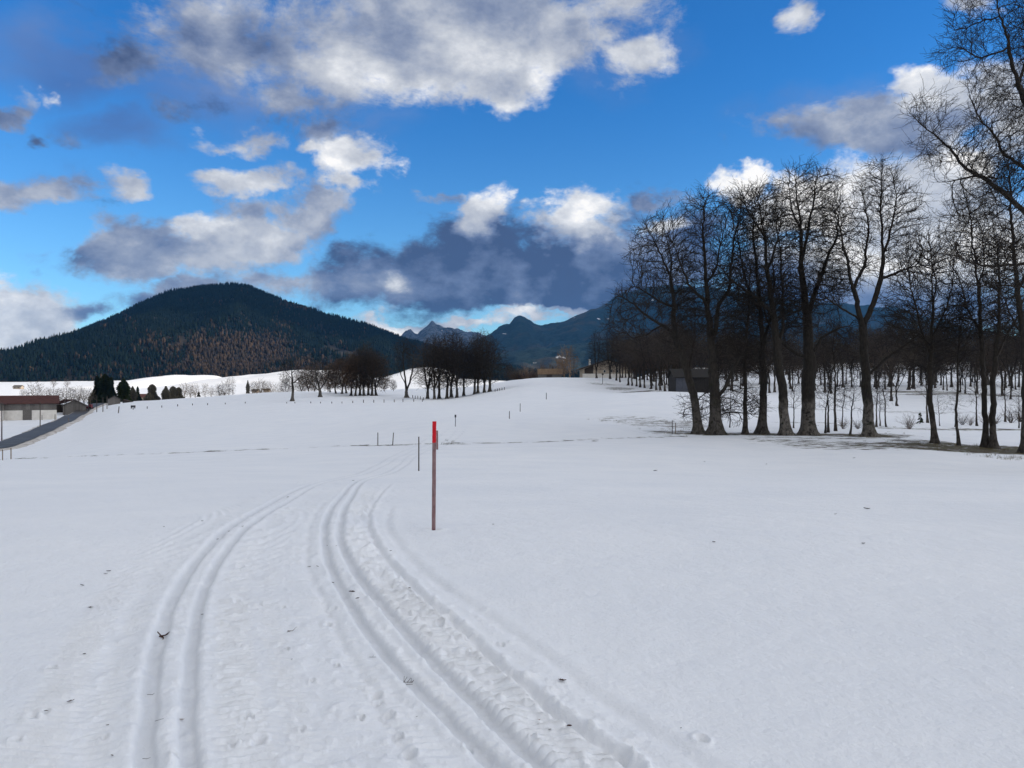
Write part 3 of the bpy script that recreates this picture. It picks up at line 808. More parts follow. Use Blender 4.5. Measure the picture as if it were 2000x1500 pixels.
b.inputs['Base Color'].default_value = (0.85, 0.86, 0.88, 1); b.inputs['Roughness'].default_value = 1
b.inputs['Specular IOR Level'].default_value = 0
M['shade_cloud'] = m
def shade(tx_, ty_, tz_, h, ra, rb, rc, seed):
    L = (h-tz_)/math.tan(el)
    shade_cloud(tx_+L*math.sin(az), ty_+L*math.cos(az), h, ra, rb, rc, seed)
shade(70, 100, -3, 1000, 500, 440, 60, 1.0)
shade(-1000, 2850, 300, 1800, 1600, 480, 60, 4.0)
shade(450, 7000, 400, 3300, 2700, 2000, 120, 9.0)
hb = MB().box(-9300, 9300, -9300, 9600, -60, 900)
m = bpy.data.materials.new('air'); m.use_nodes = True
n = NT(m.node_tree)
v = n.node('ShaderNodeVolumePrincipled')
v.inputs['Color'].default_value = (0.10, 0.42, 1.0, 1)
v.inputs['Density'].default_value = 0.000029
v.inputs['Anisotropy'].default_value = 0.2
o = n.node('ShaderNodeOutputMaterial'); n.l.new(v.outputs[0], o.inputs['Volume'])
tag(hb.build('haze', m), 'thin blue haze over the valley and mountains', 'haze', kind='stuff')

# ================================================================== trees
def grow(seed, limbs, att, step=0.42, infl=3.2, kill=0.75, iters=120, up=0.12, jit=0.28, maxn=9000, inr=0.7):
    """space colonisation: limbs = list of polylines (first starts at the root), att = attractor points"""
    r = np.random.RandomState(seed)
    P = []; par = []; wph0 = r.uniform(0, 6, 3)
    def nearest(p):
        d = np.sum((np.array(P)-p)**2, 1); return int(np.argmin(d))
    for li, L in enumerate(limbs):
        L = [np.array(q, float) for q in L]
        if li == 0:
            P.append(L[0]); par.append(-1); cur = 0
        else:
            cur = nearest(L[0])
        for a, b_ in zip([P[cur]]+L[1:-1], L[1:]):
            wph = wph0*(li+1)
            d = b_-a; n_ = max(1, int(round(np.linalg.norm(d)/step)))
            for k_ in range(1, n_+1):
                q = a+d*k_/n_
                if k_ < n_:
                    q = q+(np.sin(wph+len(P)*step*np.array([1.9, 2.3, 1.4]))*(.05 if li else .035)+r.normal(0, .022, 3))*min(1, len(P)/10)
                P.append(q); par.append(cur); cur = len(P)-1
    P = [np.array(p) for p in P]
    A = np.array(att, float)
    alive = np.ones(len(A), bool)
    Pn = np.array(P)
    bd = np.full(len(A), 1e9); bi = np.zeros(len(A), int)
    def upd(new, i0):
        nonlocal bd, bi
        if not len(new): return
        for c0 in range(0, len(new), 400):
            nn = new[c0:c0+400]
            D = ((A[:, None]-nn[None])**2).sum(-1)
            k_ = D.argmin(1); d = D[np.arange(len(A)), k_]
            m_ = d < bd
            bd[m_] = d[m_]; bi[m_] = i0+c0+k_[m_]
    upd(Pn, 0)
    used = np.zeros(len(Pn), int)
    lastdir = {}
    for it in range(iters):
        alive &= bd > kill*kill
        act = alive & (bd < (infl*infl if it > 6 else 1e9))
        if not act.any(): break
        dv = A[act]-Pn[bi[act]]
        dv /= np.linalg.norm(dv, axis=1)[:, None]+1e-9
        ids, inv = np.unique(bi[act], return_inverse=True)
        S = np.zeros((len(ids), 3)); np.add.at(S, inv, dv)
        S /= np.linalg.norm(S, axis=1)[:, None]+1e-9
        pr = np.array(par)[ids]
        own = Pn[ids]-Pn[np.maximum(pr, 0)]
        own /= np.linalg.norm(own, axis=1)[:, None]+1e-9
        S = S+own*inr+r.normal(0, jit, S.shape)+np.array([0, 0, up])
        S /= np.linalg.norm(S, axis=1)[:, None]
        used = np.concatenate([used, np.zeros(len(Pn)-len(used), int)]); used[ids] += 1
        ok = used[ids] <= 3
        alive &= ~(act & np.isin(bi, ids[~ok]))
        ids = ids[ok]; S = S[ok]
        if not len(ids): continue
        new = Pn[ids]+S*step
        par += list(ids); i0 = len(Pn)
        Pn = np.concatenate([Pn, new]); upd(new, i0)
        if len(Pn) > maxn: break
    return Pn, np.array(par)

def finish(P, par, r0, leaf=0.012, seed=0, twigs=1.0, tl=0.55, droop=0.1, taper_top=None, twig_r=0.008, side=2):
    """radii by the pipe model, then fine twigs; returns nodes, parents, radii"""
    r = np.random.RandomState(seed+99)
    N = len(P)
    ch = np.bincount(par[1:], minlength=N)
    nl = np.zeros(N); nl[ch == 0] = 1
    for i in range(N-1, 0, -1): nl[par[i]] += nl[i]
    e = math.log(max(nl[0], 2))/math.log(r0/leaf)
    R = leaf*nl**(1/e)
    Hh = P[:, 2].max()
    tp = 1-0.52*np.clip(P[:, 2]/Hh, 0, 1)**1.1
    R = np.where(R > 0.03, np.maximum(R*tp, 0.03), R)
    if twigs > 0:
        cand = np.where((R < 0.05) & (np.arange(N) > 5))[0]
        cand = np.repeat(cand, 1+(r.rand(len(cand)) < max(0, twigs-1)))
        if twigs < 1: cand = cand[r.rand(len(cand)) < twigs]
        d = P[cand]-P[par[cand]]; d /= np.linalg.norm(d, axis=1)[:, None]+1e-9
        nP = [P]; npar = [par]; nR = [R]; cnt = N
        def add(base_pos, base_idx, dirs, lens, rad):
            nonlocal cnt
            q = base_pos+dirs*lens[:, None]
            nP.append(q); npar.append(base_idx); nR.append(np.full(len(q), rad))
            ids = np.arange(cnt, cnt+len(q)); cnt += len(q)
            return q, ids
        def nd(v, s, up_=0.15):
            w_ = v+r.normal(0, s, v.shape)+np.array([0, 0, up_-droop*r.rand()])
            return w_/np.linalg.norm(w_, axis=1)[:, None]
        d1 = nd(d, 0.55); L = tl*(0.6+0.8*r.rand(len(cand)))
        q1, i1 = add(P[cand], cand, d1, L*0.55, twig_r*1.25)
        d2 = nd(d1, 0.22); q2, i2 = add(q1, i1, d2, L*0.55, twig_r)
        for s_ in range(side):
            b0 = [q1, q2][s_ % 2]; bi_ = [i1, i2][s_ % 2]
            d3 = nd([d1, d2][s_ % 2], 0.6); add(b0, bi_, d3, L*0.6*(.6+.6*r.rand(len(cand))), twig_r*0.8)
        P = np.concatenate(nP); par = np.concatenate(npar); R = np.concatenate(nR)
    return P, par, R

def tubes(P, par, R, sel, sides, flare=None, rough=0.0, main=None, T=None, seed=1):
    """frusta for the selected nodes (segment parent->node)"""
    r = np.random.RandomState(seed)
    ids = np.where(sel)[0]; ids = ids[ids > 0]
    if not len(ids): return None
    pr = par[ids]
    d = P[ids]-P[pr]; d /= np.linalg.norm(d, axis=1)[:, None]+1e-9
    is_main = main[pr] == ids
    t0 = np.where(is_main[:, None], T[pr], d)
    r0 = np.where(is_main, R[pr], np.minimum(R[ids]*1.15, R[pr]))
    ref = np.array([0.37, 0.91, 0.18]); ref = ref/np.linalg.norm(ref)
    def ring(c, t, rad, nodeid):
        a = np.cross(t, ref); a /= np.linalg.norm(a, axis=1)[:, None]+1e-9
        b_ = np.cross(t, a)
        an = np.arange(sides)*2*np.pi/sides
        rr = rad[:, None]*np.ones(sides)[None]
        if rough:
            rr = rr*(1+rough*fbm(nodeid[:, None]*0.13+np.cos(an)*1.7+seed, np.sin(an)[None]*1.7+nodeid[:, None]*0.05, 3))
        if flare is not None:
            z0 = flare
            h = np.clip((c[:, 2]-z0)/0.9, 0, 10)
            f_ = np.exp(-h*1.6)[:, None]*(0.62+0.38*np.sin(an*4+seed)+0.2*np.sin(an*7+seed*2))[None]
            rr = rr*(1+1.35*np.maximum(f_, 0))
        return c[:, None]+a[:, None]*(rr*np.cos(an))[..., None]+b_[:, None]*(rr*np.sin(an))[..., None]
    V0 = ring(P[pr], t0, r0, np.where(is_main, pr, ids).astype(float))
    V1 = ring(P[ids], T[ids], R[ids], ids.astype(float))
    V = np.concatenate([V0, V1], 1).reshape(-1, 3)
    k_ = np.arange(sides); j_ = (k_+1) % sides
    f_ = np.stack([k_, j_, sides+j_, sides+k_], -1)
    F = (np.arange(len(ids))[:, None, None]*2*sides+f_[None]).reshape(-1, 4)
    return V, F
def tree_meshes(name, P, par, R, mats, split=0.10, flare=True, seed=1, k=(12, 6, 4, 3)):
    N = len(P)
    order = np.argsort(R, kind='stable')
    main = np.full(N, -1)
    for i in order:
        if i > 0: main[par[i]] = i      # thickest child wins (written last)
    T = np.zeros((N, 3))
    d = np.zeros((N, 3)); d[1:] = P[1:]-P[par[1:]]; d[1:] /= np.linalg.norm(d[1:], axis=1)[:, None]+1e-9
    has = main >= 0
    T = d.copy(); T[has] += d[main[has]]
    T /= np.linalg.norm(T, axis=1)[:, None]+1e-9
    z0 = P[0, 2]+0.3 if flare else None
    out = []
    big = R >= split
    # limbs count as trunk only where their parent does too
    for i in range(1, N):
        if big[i] and not big[par[i]]: big[i] = False
    big[0] = True
    def join(parts):
        V = []; F = []; o = 0
        for p in parts:
            if p is None: continue
            V.append(p[0]); F.append(p[1]+o); o += len(p[0])
        return (np.concatenate(V), np.concatenate(F)) if V else None
    tr = join([tubes(P, par, R, big, k[0], z0, 0.22, main, T, seed)])
    cr = join([tubes(P, par, R, ~big & (R >= 0.045), k[1], None, 0.1, main, T, seed),
               tubes(P, par, R, ~big & (R < 0.045) & (R >= 0.018), k[2], None, 0, main, T, seed),
               tubes(P, par, R, ~big & (R < 0.018), k[3], None, 0, main, T, seed)])
    mt_ = mesh_np(name+'_trunk', tr[0], tr[1], mats[0], True) if tr else None
    mc_ = mesh_np(name+'_crown', cr[0], cr[1], mats[1], True) if cr else None
    return mt_, mc_
def place_tree(name, meshes, loc, rz=0, s=1.0, label=None, cat='tree', group=None, sz=None):
    o = link(name, None, None, loc)
    o.rotation_euler = (0, 0, rz); o.scale = (s, s, sz or s)
    tag(o, label, cat, group)
    if meshes[0]: link('trunk', meshes[0], o)
    if meshes[1]: link('crown', meshes[1], o)
    return o

# ---- the near trees, limb by limb (positions read from the photograph, each at its own distance)
def ell(r, n_, D, px, py, rx, ry, x0, z0, dy=0.0, dyr=None):
    """random points in an ellipsoid given in picture units at distance D, relative to the tree base"""
    v = r.normal(size=(n_, 3)); v /= np.linalg.norm(v, axis=1)[:, None]
    v *= (r.rand(n_)**(1/2.6))[:, None]
    k_ = D/FPX
    cx_ = (px-1000)*k_-x0; cz_ = EYE+(HOR-py)*k_-z0
    dd = dyr if dyr is not None else 0.75*max(rx, 0.6*ry)*k_
    return np.stack([cx_+v[:, 0]*rx*k_, dy+v[:, 1]*dd, cz_+v[:, 2]*ry*k_], -1)
def near_tree(name, D, base, limbs, crowns, r0, seed, label, dens=1.0, twigs=1.5, mats=None, group=None, cat='tree',
              step=0.36, leaf=0.020, kill=0.50, tl=0.72, crs=1.14, jit=0.17, up=0.25, twig_r=0.011, side=3, split=0.11, basepy=None):
    r = np.random.RandomState(seed)
    x0 = (base-1000)/FPX*D; z0 = gz(x0, D)
    k_ = D/FPX
    Ls = []
    for li, L in enumerate(limbs):
        dyt = 0 if li == 0 else r.uniform(-1, 1)*2.2
        q = []
        for i, (px, py) in enumerate(L):
            x = (px-1000)*k_-x0; z = EYE+(HOR-py)*k_-z0
            if li == 0 and i == 0: x = 0; z = -0.35
            q.append((x, dyt*i/len(L) if li else 0.25*math.sin(i*1.3+seed), z))
        Ls.append(q)
    A = []
    for c in crowns:
        px, py, rx_, ry_ = c[:4]; rx_ *= crs; ry_ *= crs*.96
        n_ = int(dens*rx_*ry_*math.pi*k_*k_*34*(c[4] if len(c) > 4 else 1))
        A.append(ell(r, n_, D, px, py, rx_, ry_, x0, z0, r.uniform(-.8, .8)))
    A = np.concatenate(A)
    P, par = grow(seed, Ls, A, step=step, kill=kill, jit=jit, up=up, infl=3.4)
    P, par, R = finish(P, par, r0, leaf=leaf, seed=seed, twigs=twigs, tl=tl, twig_r=twig_r, side=side)
    ms = tree_meshes(name, P, par, R, mats or (M['bark'], M['twig']), split=split, seed=seed)
    return place_tree(name, ms, (x0, D, z0), label=label, group=group, cat=cat)

near_tree('maple_tree', 70.0, 1364,
  [[(1364,850),(1357,785),(1344,728),(1330,685),(1316,652),(1316,600),(1310,544),(1312,504),(1304,470)],
   [(1316,652),(1292,636),(1260,616),(1228,592),(1200,576)],
   [(1310,544),(1290,500),(1266,462),(1255,446)], [(1316,600),(1290,590),(1262,572),(1240,560)],
   [(1357,785),(1375,772),(1392,766)], [(1344,728),(1352,690),(1356,650)], [(1292,636),(1262,655),(1235,660)]],
  [(1240,600,52,42),(1275,520,48,62),(1272,460,34,26),(1320,560,42,80),(1330,640,45,50),(1225,640,42,26),(1300,440,30,34),(1375,800,48,26,.5)],
  .40, 11, 'leftmost big bare tree of the right-hand grove, its crown spreading far left', dens=.95)
near_tree('maple_tree', 69.5, 1398,
  [[(1398,850),(1397,780),(1392,680),(1384,620),(1378,560),(1376,504),(1374,448),(1377,395)],
   [(1384,620),(1372,584),(1340,556),(1320,500),(1300,466)], [(1392,680),(1404,600),(1428,560),(1436,472),(1452,405)],
   [(1397,780),(1412,762),(1422,736),(1438,704),(1452,664)], [(1378,560),(1400,520),(1412,460)]],
  [(1378,430,50,55),(1345,500,42,55),(1400,520,50,75),(1447,455,42,68),(1410,610,60,60),(1440,690,44,50),(1440,790,44,30,.5),(1348,590,40,45)],
  .54, 12, 'thick double-stemmed bare tree standing close beside the leftmost grove tree')
near_tree('bare_tree', 70.0, 1456,
  [[(1456,846),(1457,780),(1456,700),(1460,620),(1462,560),(1466,520)]],
  [(1462,590,26,80,.8),(1475,790,24,26,.4)], .20, 13, 'slim straight young trunk between two thick trunks of the grove', mats=(M['bark_thin'], M['twig']), dens=.8)
near_tree('maple_tree', 70.5, 1490,
  [[(1490,846),(1492,760),(1488,680),(1484,608),(1478,520),(1472,450),(1476,400)],
   [(1488,680),(1505,620),(1512,560),(1510,500)], [(1484,608),(1462,560),(1450,500),(1446,450)]],
  [(1478,430,42,62),(1455,500,38,60),(1505,530,38,70),(1480,610,56,56),(1480,700,50,36,.5)], .37, 14,
  'mid-sized bare tree with scabby trunk left of the leaning trunk')
near_tree('maple_tree', 69.0, 1535,
  [[(1535,848),(1528,760),(1518,700),(1512,620),(1500,528),(1494,460),(1478,385)],
   [(1518,700),(1532,620),(1532,540),(1528,460),(1524,420)], [(1512,620),(1476,584),(1428,552),(1396,520)], [(1500,528),(1515,470),(1516,420)],
   [(1494,460),(1462,420),(1450,392)]],
  [(1488,420,48,58),(1530,480,40,78),(1440,545,56,42),(1500,560,50,62),(1455,400,34,34),(1545,600,44,50)], .42, 15,
  'bare tree with a thick trunk leaning left, mossy and pale at the foot', mats=(M['bark_pale'], M['twig']))
near_tree('maple_tree', 70.5, 1580,
  [[(1580,848),(1577,780),(1580,700),(1578,620),(1566,520),(1564,452),(1554,385),(1552,345)],
   [(1580,700),(1552,690),(1516,664),(1492,625),(1484,590)], [(1578,620),(1596,560),(1616,504),(1636,460),(1640,405)],
   [(1566,520),(1580,440),(1592,380),(1596,345)], [(1564,452),(1540,410),(1530,370)], [(1580,700),(1602,660),(1640,640)]],
  [(1570,395,62,66),(1545,450,44,62),(1612,450,48,72),(1530,600,54,62),(1600,560,58,62),(1640,650,40,36,.7),(1600,370,46,40)], .62, 16,
  'stoutest trunk of the grove, pale and flared at its foot, crown rising highest', mats=(M['bark_pale'], M['twig']))
near_tree('maple_tree', 69.0, 1696,
  [[(1696,856),(1693,776),(1689,693),(1687,640),(1705,594),(1718,544),(1724,503),(1722,404),(1724,345),(1722,318)],
   [(1687,640),(1678,619),(1664,565),(1652,520),(1639,466),(1623,416)], [(1718,544),(1747,535),(1788,520),(1800,500)],
   [(1701,735),(1726,701),(1759,677),(1788,652),(1800,630)], [(1680,622),(1635,602),(1602,586)], [(1724,503),(1745,440),(1758,380),(1756,345)],
   [(1664,565),(1690,520),(1700,450),(1696,400)]],
  [(1722,375,42,62),(1690,430,42,60),(1636,450,44,66),(1752,430,46,72),(1768,520,50,50),(1620,560,40,42),(1672,520,40,44),(1780,640,44,44,.8),(1640,520,40,40)], .46, 17,
  'big bare tree whose straight trunk forks into a wide V, right of the stoutest trunk', mats=(M['bark_pale'], M['twig']))
near_tree('beech_tree', 63.0, 1826,
  [[(1826,862),(1817,776),(1821,693),(1821,631),(1818,560),(1816,490)],
   [(1821,693),(1800,640),(1788,580),(1780,530)],[(1821,660),(1850,600),(1862,540)],[(1821,631),(1835,560),(1838,500)],[(1821,680),(1785,650),(1768,620)]],
  [(1820,520,52,70),(1820,620,72,62),(1780,600,40,52),(1865,600,40,60),(1825,700,60,34,.6)], .23, 18,
  'bushy dense-crowned bare tree with a slim pale trunk, right of the forked tree', dens=1.3, twigs=1.2, up=.35, mats=(M['bark_thin'], M['twig']), split=.09)
near_tree('bare_tree', 62.0, 1874,
  [[(1874,868),(1870,800),(1872,760),(1868,700),(1873,640),(1870,600)]],
  [(1868,650,30,60,.8)], .105, 19, 'thin wavy young trunk standing alone right of the bushy tree', mats=(M['bark_thin'], M['twig']), split=.05)
near_tree('bare_tree', 61.5, 1929,
  [[(1929,868),(1924,755),(1914,652),(1908,569),(1899,466),(1895,400)],
   [(1914,652),(1890,600),(1876,540)],[(1908,569),(1930,520),(1938,460)]],
  [(1900,440,46,62),(1880,540,42,52),(1930,520,42,70),(1905,620,62,46)], .22, 20,
  'left stem of the close pair of slender trunks near the right edge', mats=(M['bark_thin'], M['twig']), dens=.9)
near_tree('bare_tree', 61.0, 1942,
  [[(1942,868),(1938,755),(1940,700),(1950,640),(1955,560),(1952,480)],[(1940,700),(1965,640),(1975,600)]],
  [(1952,520,36,70),(1965,620,44,52)], .24, 21, 'right stem of the close pair of slender trunks near the right edge', mats=(M['bark_thin'], M['twig']), dens=.9)
near_tree('bare_tree', 58.0, 2003,
  [[(2003,885),(2001,735),(1996,652),(1990,569),(1984,495),(1974,425),(1968,342),(1966,300)],[(1990,569),(2020,500),(2030,430)],[(1996,652),(1970,610),(1958,580)]],
  [(1975,380,44,70),(2010,480,46,70),(1975,600,42,60),(1960,480,34,50)], .30, 22, 'tall slim trunk cut by the right edge of the picture', dens=.9)
near_tree('beech_tree', 38.0, 2170,
  [[(2170,930),(2165,760),(2155,600),(2140,480),(2125,400),(2110,250),(2100,100),(2095,-60),(2090,-160)],
   [(2130,500),(2060,455),(2000,411),(1955,372),(1910,342),(1880,321),(1862,297),(1835,270),(1805,246),(1772,212)],
   [(2000,405),(1955,357),(1922,324),(1907,288),(1898,268)],
   [(2125,400),(2060,352),(2000,318),(1970,294),(1955,255),(1937,231),(1919,186),(1914,150)],
   [(2112,300),(2050,260),(2000,210),(1979,171),(1964,132),(1955,90),(1934,45),(1920,-5)],
   [(1955,100),(1910,118),(1868,105),(1832,112)], [(1930,45),(1895,50),(1866,52)],
   [(2155,600),(2080,545),(2000,520),(1912,524),(1854,511),(1829,495)], [(2158,640),(2080,590),(1990,560),(1930,562),(1880,556)],
   [(1910,342),(1870,350),(1840,352)], [(1979,171),(2000,120),(2010,60)]],
  [(1800,235,34,36,1.3),(1840,290,46,46,1.3),(1900,330,56,62,1.2),(1960,320,60,70),(1875,105,46,30,1.4),(1905,40,46,50,1.4),(1940,140,46,60),(1930,230,46,60,1.1),(1990,60,50,90),
   (1880,500,50,26,.8),(1950,520,60,60,.8),(1900,410,50,46,.9),(2000,230,60,100),(2080,100,90,180,.4),(2150,350,110,200,.3)], .50, 23,
  'huge beech outside the right edge, its fine-twigged boughs reaching in from above', dens=2.3, twigs=1.9, step=.28, kill=.36, leaf=.009, tl=.55, twig_r=.0065, side=3, jit=.12, crs=1.1, up=.12)

# ---- generic bare trees, shared meshes
def gen_tree(name, seed, h, cb, rad, r0, n_att, fork, twig_r, leaf, twigs=1.0, mats=None, step=.5, kill=.75, tl=.9, side=2, up=.18, k=(8, 4, 3, 3), lean=0.5, shape=1.0, split=.09):
    r = np.random.RandomState(seed)
    top = np.array([r.uniform(-lean, lean), r.uniform(-lean, lean), h*0.93])
    tr = [np.array([0, 0, -0.35])]
    hf = fork*h if fork else h*0.93
    for i in range(1, 7):
        t = i/6
        tr.append(np.array([top[0]*t+r.normal(0, .05), top[1]*t+r.normal(0, .05), -0.35+(hf+.35)*t]))
    limbs = [tr]
    nf = r.randint(3, 6) if fork else 0
    for i in range(nf):
        a = i*2*math.pi/nf+r.uniform(-.5, .5); o = rad*r.uniform(.35, .75)
        st = tr[r.randint(4, 7)]
        e_ = np.array([math.cos(a)*o, math.sin(a)*o, h*r.uniform(.7, .92)])
        m_ = (st+e_)/2+np.array([math.cos(a), math.sin(a), 0])*o*.18
        limbs.append([st, m_, e_])
    v = r.normal(size=(n_att, 3)); v /= np.linalg.norm(v, axis=1)[:, None]; v *= (r.rand(n_att)**(1/2.4))[:, None]
    zc = (cb+1)/2*h; zr = (1-cb)/2*h
    A = np.stack([v[:, 0]*rad*(1-0.25*shape*v[:, 2]), v[:, 1]*rad*(1-0.25*shape*v[:, 2]), zc+v[:, 2]*zr], -1)
    P, par = grow(seed, limbs, A, step=step, kill=kill, infl=4.0, up=up)
    P, par, R = finish(P, par, r0, leaf=leaf, seed=seed, twigs=twigs, tl=tl, twig_r=twig_r, side=side)
    return tree_meshes(name, P, par, R, mats or (M['bark'], M['twig']), split=split, seed=seed, k=k)
MID = [gen_tree('mid_tree', 100+i, 19, .12, 4.4+.5*(i % 3), .40, 1200, .16+.05*i, .019, .030, 1.1, (M['bark'], M['wood_twig']), .6, .7, 1.1) for i in range(4)]
MIDB = [gen_tree('brown_tree', 110+i, 17, .10, 5.2, .36, 1100, .18, .026, .034, 1.4, (M['bark'], M['twig_warm']), .6, .8, 1.1) for i in range(2)]
WOOD = [gen_tree('wood_tree', 120+i, 17, .24+.05*i, 3.0+.4*i, .19, 900, .5 if i % 2 else .35, .015, .026, .7, (M['bark_thin'], M['wood_twig']), .5, .7, 1.0) for i in range(5)]
SAP = [gen_tree('sapling', 140+i, 7, .25, 1.3, .075, 160, 0, .007, .010, .8, (M['bark_thin'], M['twig']), .3, .4, .5, split=.035, lean=.6) for i in range(3)]
PALE = [gen_tree('pale_tree', 150+i, 13, .10, 4.2, .28, 420, .3, .03, .04, .8, (M['twig_pale'], M['twig_pale']), .7, .9, 1.2) for i in range(2)]
TAN = [gen_tree('tan_tree', 155+i, 13, .08, 3.4, .26, 420, .2, .035, .045, 1.0, (M['twig_tan'], M['twig_tan']), .7, .9, 1.2) for i in range(2)]
POP = [gen_tree('poplar', 160, 21, .12, 2.6, .30, 420, 0, .03, .04, .8, (M['twig_warm'], M['twig_warm']), .7, .9, 1.2)]
def gen_bush(seed, mat, h=1.6, n_=26):
    r = np.random.RandomState(seed)
    limbs = []
    P = [np.zeros(3)+np.array([0, 0, -.1])]; par = [-1]; R = [.03]
    for i in range(n_):
        a = r.uniform(0, 6.28); sp_ = r.uniform(.1, .75)
        cur = 0; p = np.array([math.cos(a)*.12*r.rand(), math.sin(a)*.12*r.rand(), -.05]); d = np.array([math.cos(a)*sp_, math.sin(a)*sp_, 1.0])
        P.append(p); par.append(0); R.append(.012); cur = len(P)-1
        L = h*r.uniform(.5, 1)/5
        for k_ in range(5):
            d = d/np.linalg.norm(d)+r.normal(0, .16, 3); p = p+d*L
            P.append(p); par.append(cur); R.append(.012*(1-k_/6)); cur = len(P)-1
            for q in range(2):
                dd = d+r.normal(0, .6, 3); P.append(p+dd*L*.9); par.append(cur); R.append(.005)
    P = np.array(P); par = np.array(par); R = np.array(R)
    return tree_meshes('bush', P, par, R, (mat, mat), split=.05, flare=False, seed=seed, k=(4, 3, 3, 3))
BUSH = [gen_bush(170+i, M['twig_warm']) for i in range(2)]
BUSHP = [gen_bush(175, M['twig_tan'], 1.6, 60), gen_bush(176, M['twig_warm'], 1.6, 60)]

def solve(px, py, lo=20, hi=900):
    Ys = np.exp(np.linspace(math.log(lo), math.log(hi), 2500)); X = (px-1000)/FPX*Ys
    d = EYE+(HOR-py)/FPX*Ys-hbase(X, Ys)
    i = int(np.argmax(d < 0))
    return Ys[i] if d[i] < 0 else None
def put(name, ms, px, D, h, h0, label, cat='tree', group=None, rz=None, wide=1.0):
    x, y, z = at(px, D)
    s_ = h/h0
    o = place_tree(name, ms, (x, y, z), rng.uniform(0, 6.28) if rz is None else rz, s_*wide, label, cat, group, s_)
    return o
ORD = ['first', 'second', 'third', 'fourth', 'fifth', 'sixth', 'seventh', 'eighth', 'ninth', 'tenth', 'eleventh', 'twelfth', 'thirteenth', 'fourteenth']
# centre grove
cg = [(836, 668, 243), (848, 662, 240), (858, 664, 246), (873, 657, 241), (882, 655, 250), (893, 660, 239), (906, 668, 252), (927, 662, 243), (934, 656, 249), (946, 655, 240), (957, 664, 238)]
for i, (px, top, D) in enumerate(cg):
    x, y, z = at(px, D); h = EYE+(HOR-top)/FPX*D-z
    put('grove_tree', MID[i % 4], px, D, h*1.0, 17.6, 'bare tree of the tight central grove, %s trunk from the left' % ORD[i], group='trees of the central grove', wide=.92 if i not in (0, 10) else 1.15)
FARK = dict(step=.6, kill=.72, leaf=.034, twig_r=.02, tl=1.1, dens=.42, side=2, twigs=1.3, crs=1.0)
near_tree('single_tree', 232.0, 571, [[(571,781),(572,762),(571,745),(570,728),(571,712),(570,703)],[(572,758),(558,748),(549,744)],[(571,748),(585,738),(594,734)],[(571,740),(559,728),(553,720)],[(570,728),(582,716),(586,708)]],
  [(570,718,17,17),(556,738,14,12),(586,732,15,14),(570,742,18,12,.6)], .42, 31, 'lone bare tree, leftmost of the trees on the open snow', **FARK)
near_tree('single_tree', 262.0, 625, [[(625,777),(625,765),(622,750),(619,738),(617,725),(618,712)],[(625,762),(634,748),(640,735),(641,722)],[(625,765),(612,752),(603,742)],[(622,750),(629,735),(630,715)]],
  [(618,722,18,20),(636,728,16,20),(608,742,14,12),(625,735,20,18)], .50, 32, 'lone round-crowned bare tree, second from the left on the open snow', **FARK)
near_tree('grove_tree', 262.0, 794, [[(794,771),(793,755),(791,735),(788,712),(787,690),(788,668)],[(795,766),(801,745),(806,722),(808,700),(806,682)],[(793,752),(783,732),(777,712)],[(801,745),(812,730),(818,718)]],
  [(788,688,18,28),(806,700,16,30),(780,715,12,16),(812,722,10,14)], .55, 33, 'tall bare tree with twin upright stems just left of the central grove', **FARK)
lg = [(656, 706, 300, 1), (668, 700, 296, 1), (676, 698, 300, 1), (686, 690, 285, 0), (695, 684, 282, 0), (703, 676, 284, 0), (711, 672, 280, 0), (719, 676, 286, 0), (727, 682, 279, 0), (735, 690, 283, 1), (645, 712, 320, 1)]
for i, (px, top, D, b_) in enumerate(lg):
    x, y, z = at(px, D); h = EYE+(HOR-top)/FPX*D-z
    put('grove_tree', MIDB[i % 2] if b_ else (MID+MIDB)[i % 6], px, D, h, 18.5 if not b_ else 16.5, 'bare tree of the brownish left-hand clump, standing %s' %
        ['at its left end', 'second from its left end', 'behind its left part', 'left of its highest crown', 'just beside its highest crown', 'under its highest crown', 'at its very middle', 'right of its middle', 'near its right side', 'at its right end', 'low and behind its left edge'][i],
        group='trees of the left clump', wide=1.1)
# row on the right leading back to the house
rowt = [(1165, 646, 318), (1191, 642, 300), (1204, 652, 292), (1211, 650, 285), (1226, 648, 268), (1234, 655, 258), (1243, 652, 250), (1250, 648, 243), (1259, 650, 236), (1271, 640, 222), (1282, 645, 208), (1290, 640, 200), (1299, 638, 190), (1308, 645, 186)]
for i, (px, top, D) in enumerate(rowt):
    x, y, z = at(px, D); h = EYE+(HOR-top)/FPX*D-z
    put('row_tree', (MID if i < 3 else WOOD)[i % (4 if i < 3 else 5)], px, D, h, 18.5 if i < 3 else 16.5,
        'bare tree in the long row by the farmhouse, %s from the farmhouse' % ORD[i], group='trees of the long row', wide=.85 if i < 3 else 1.2)
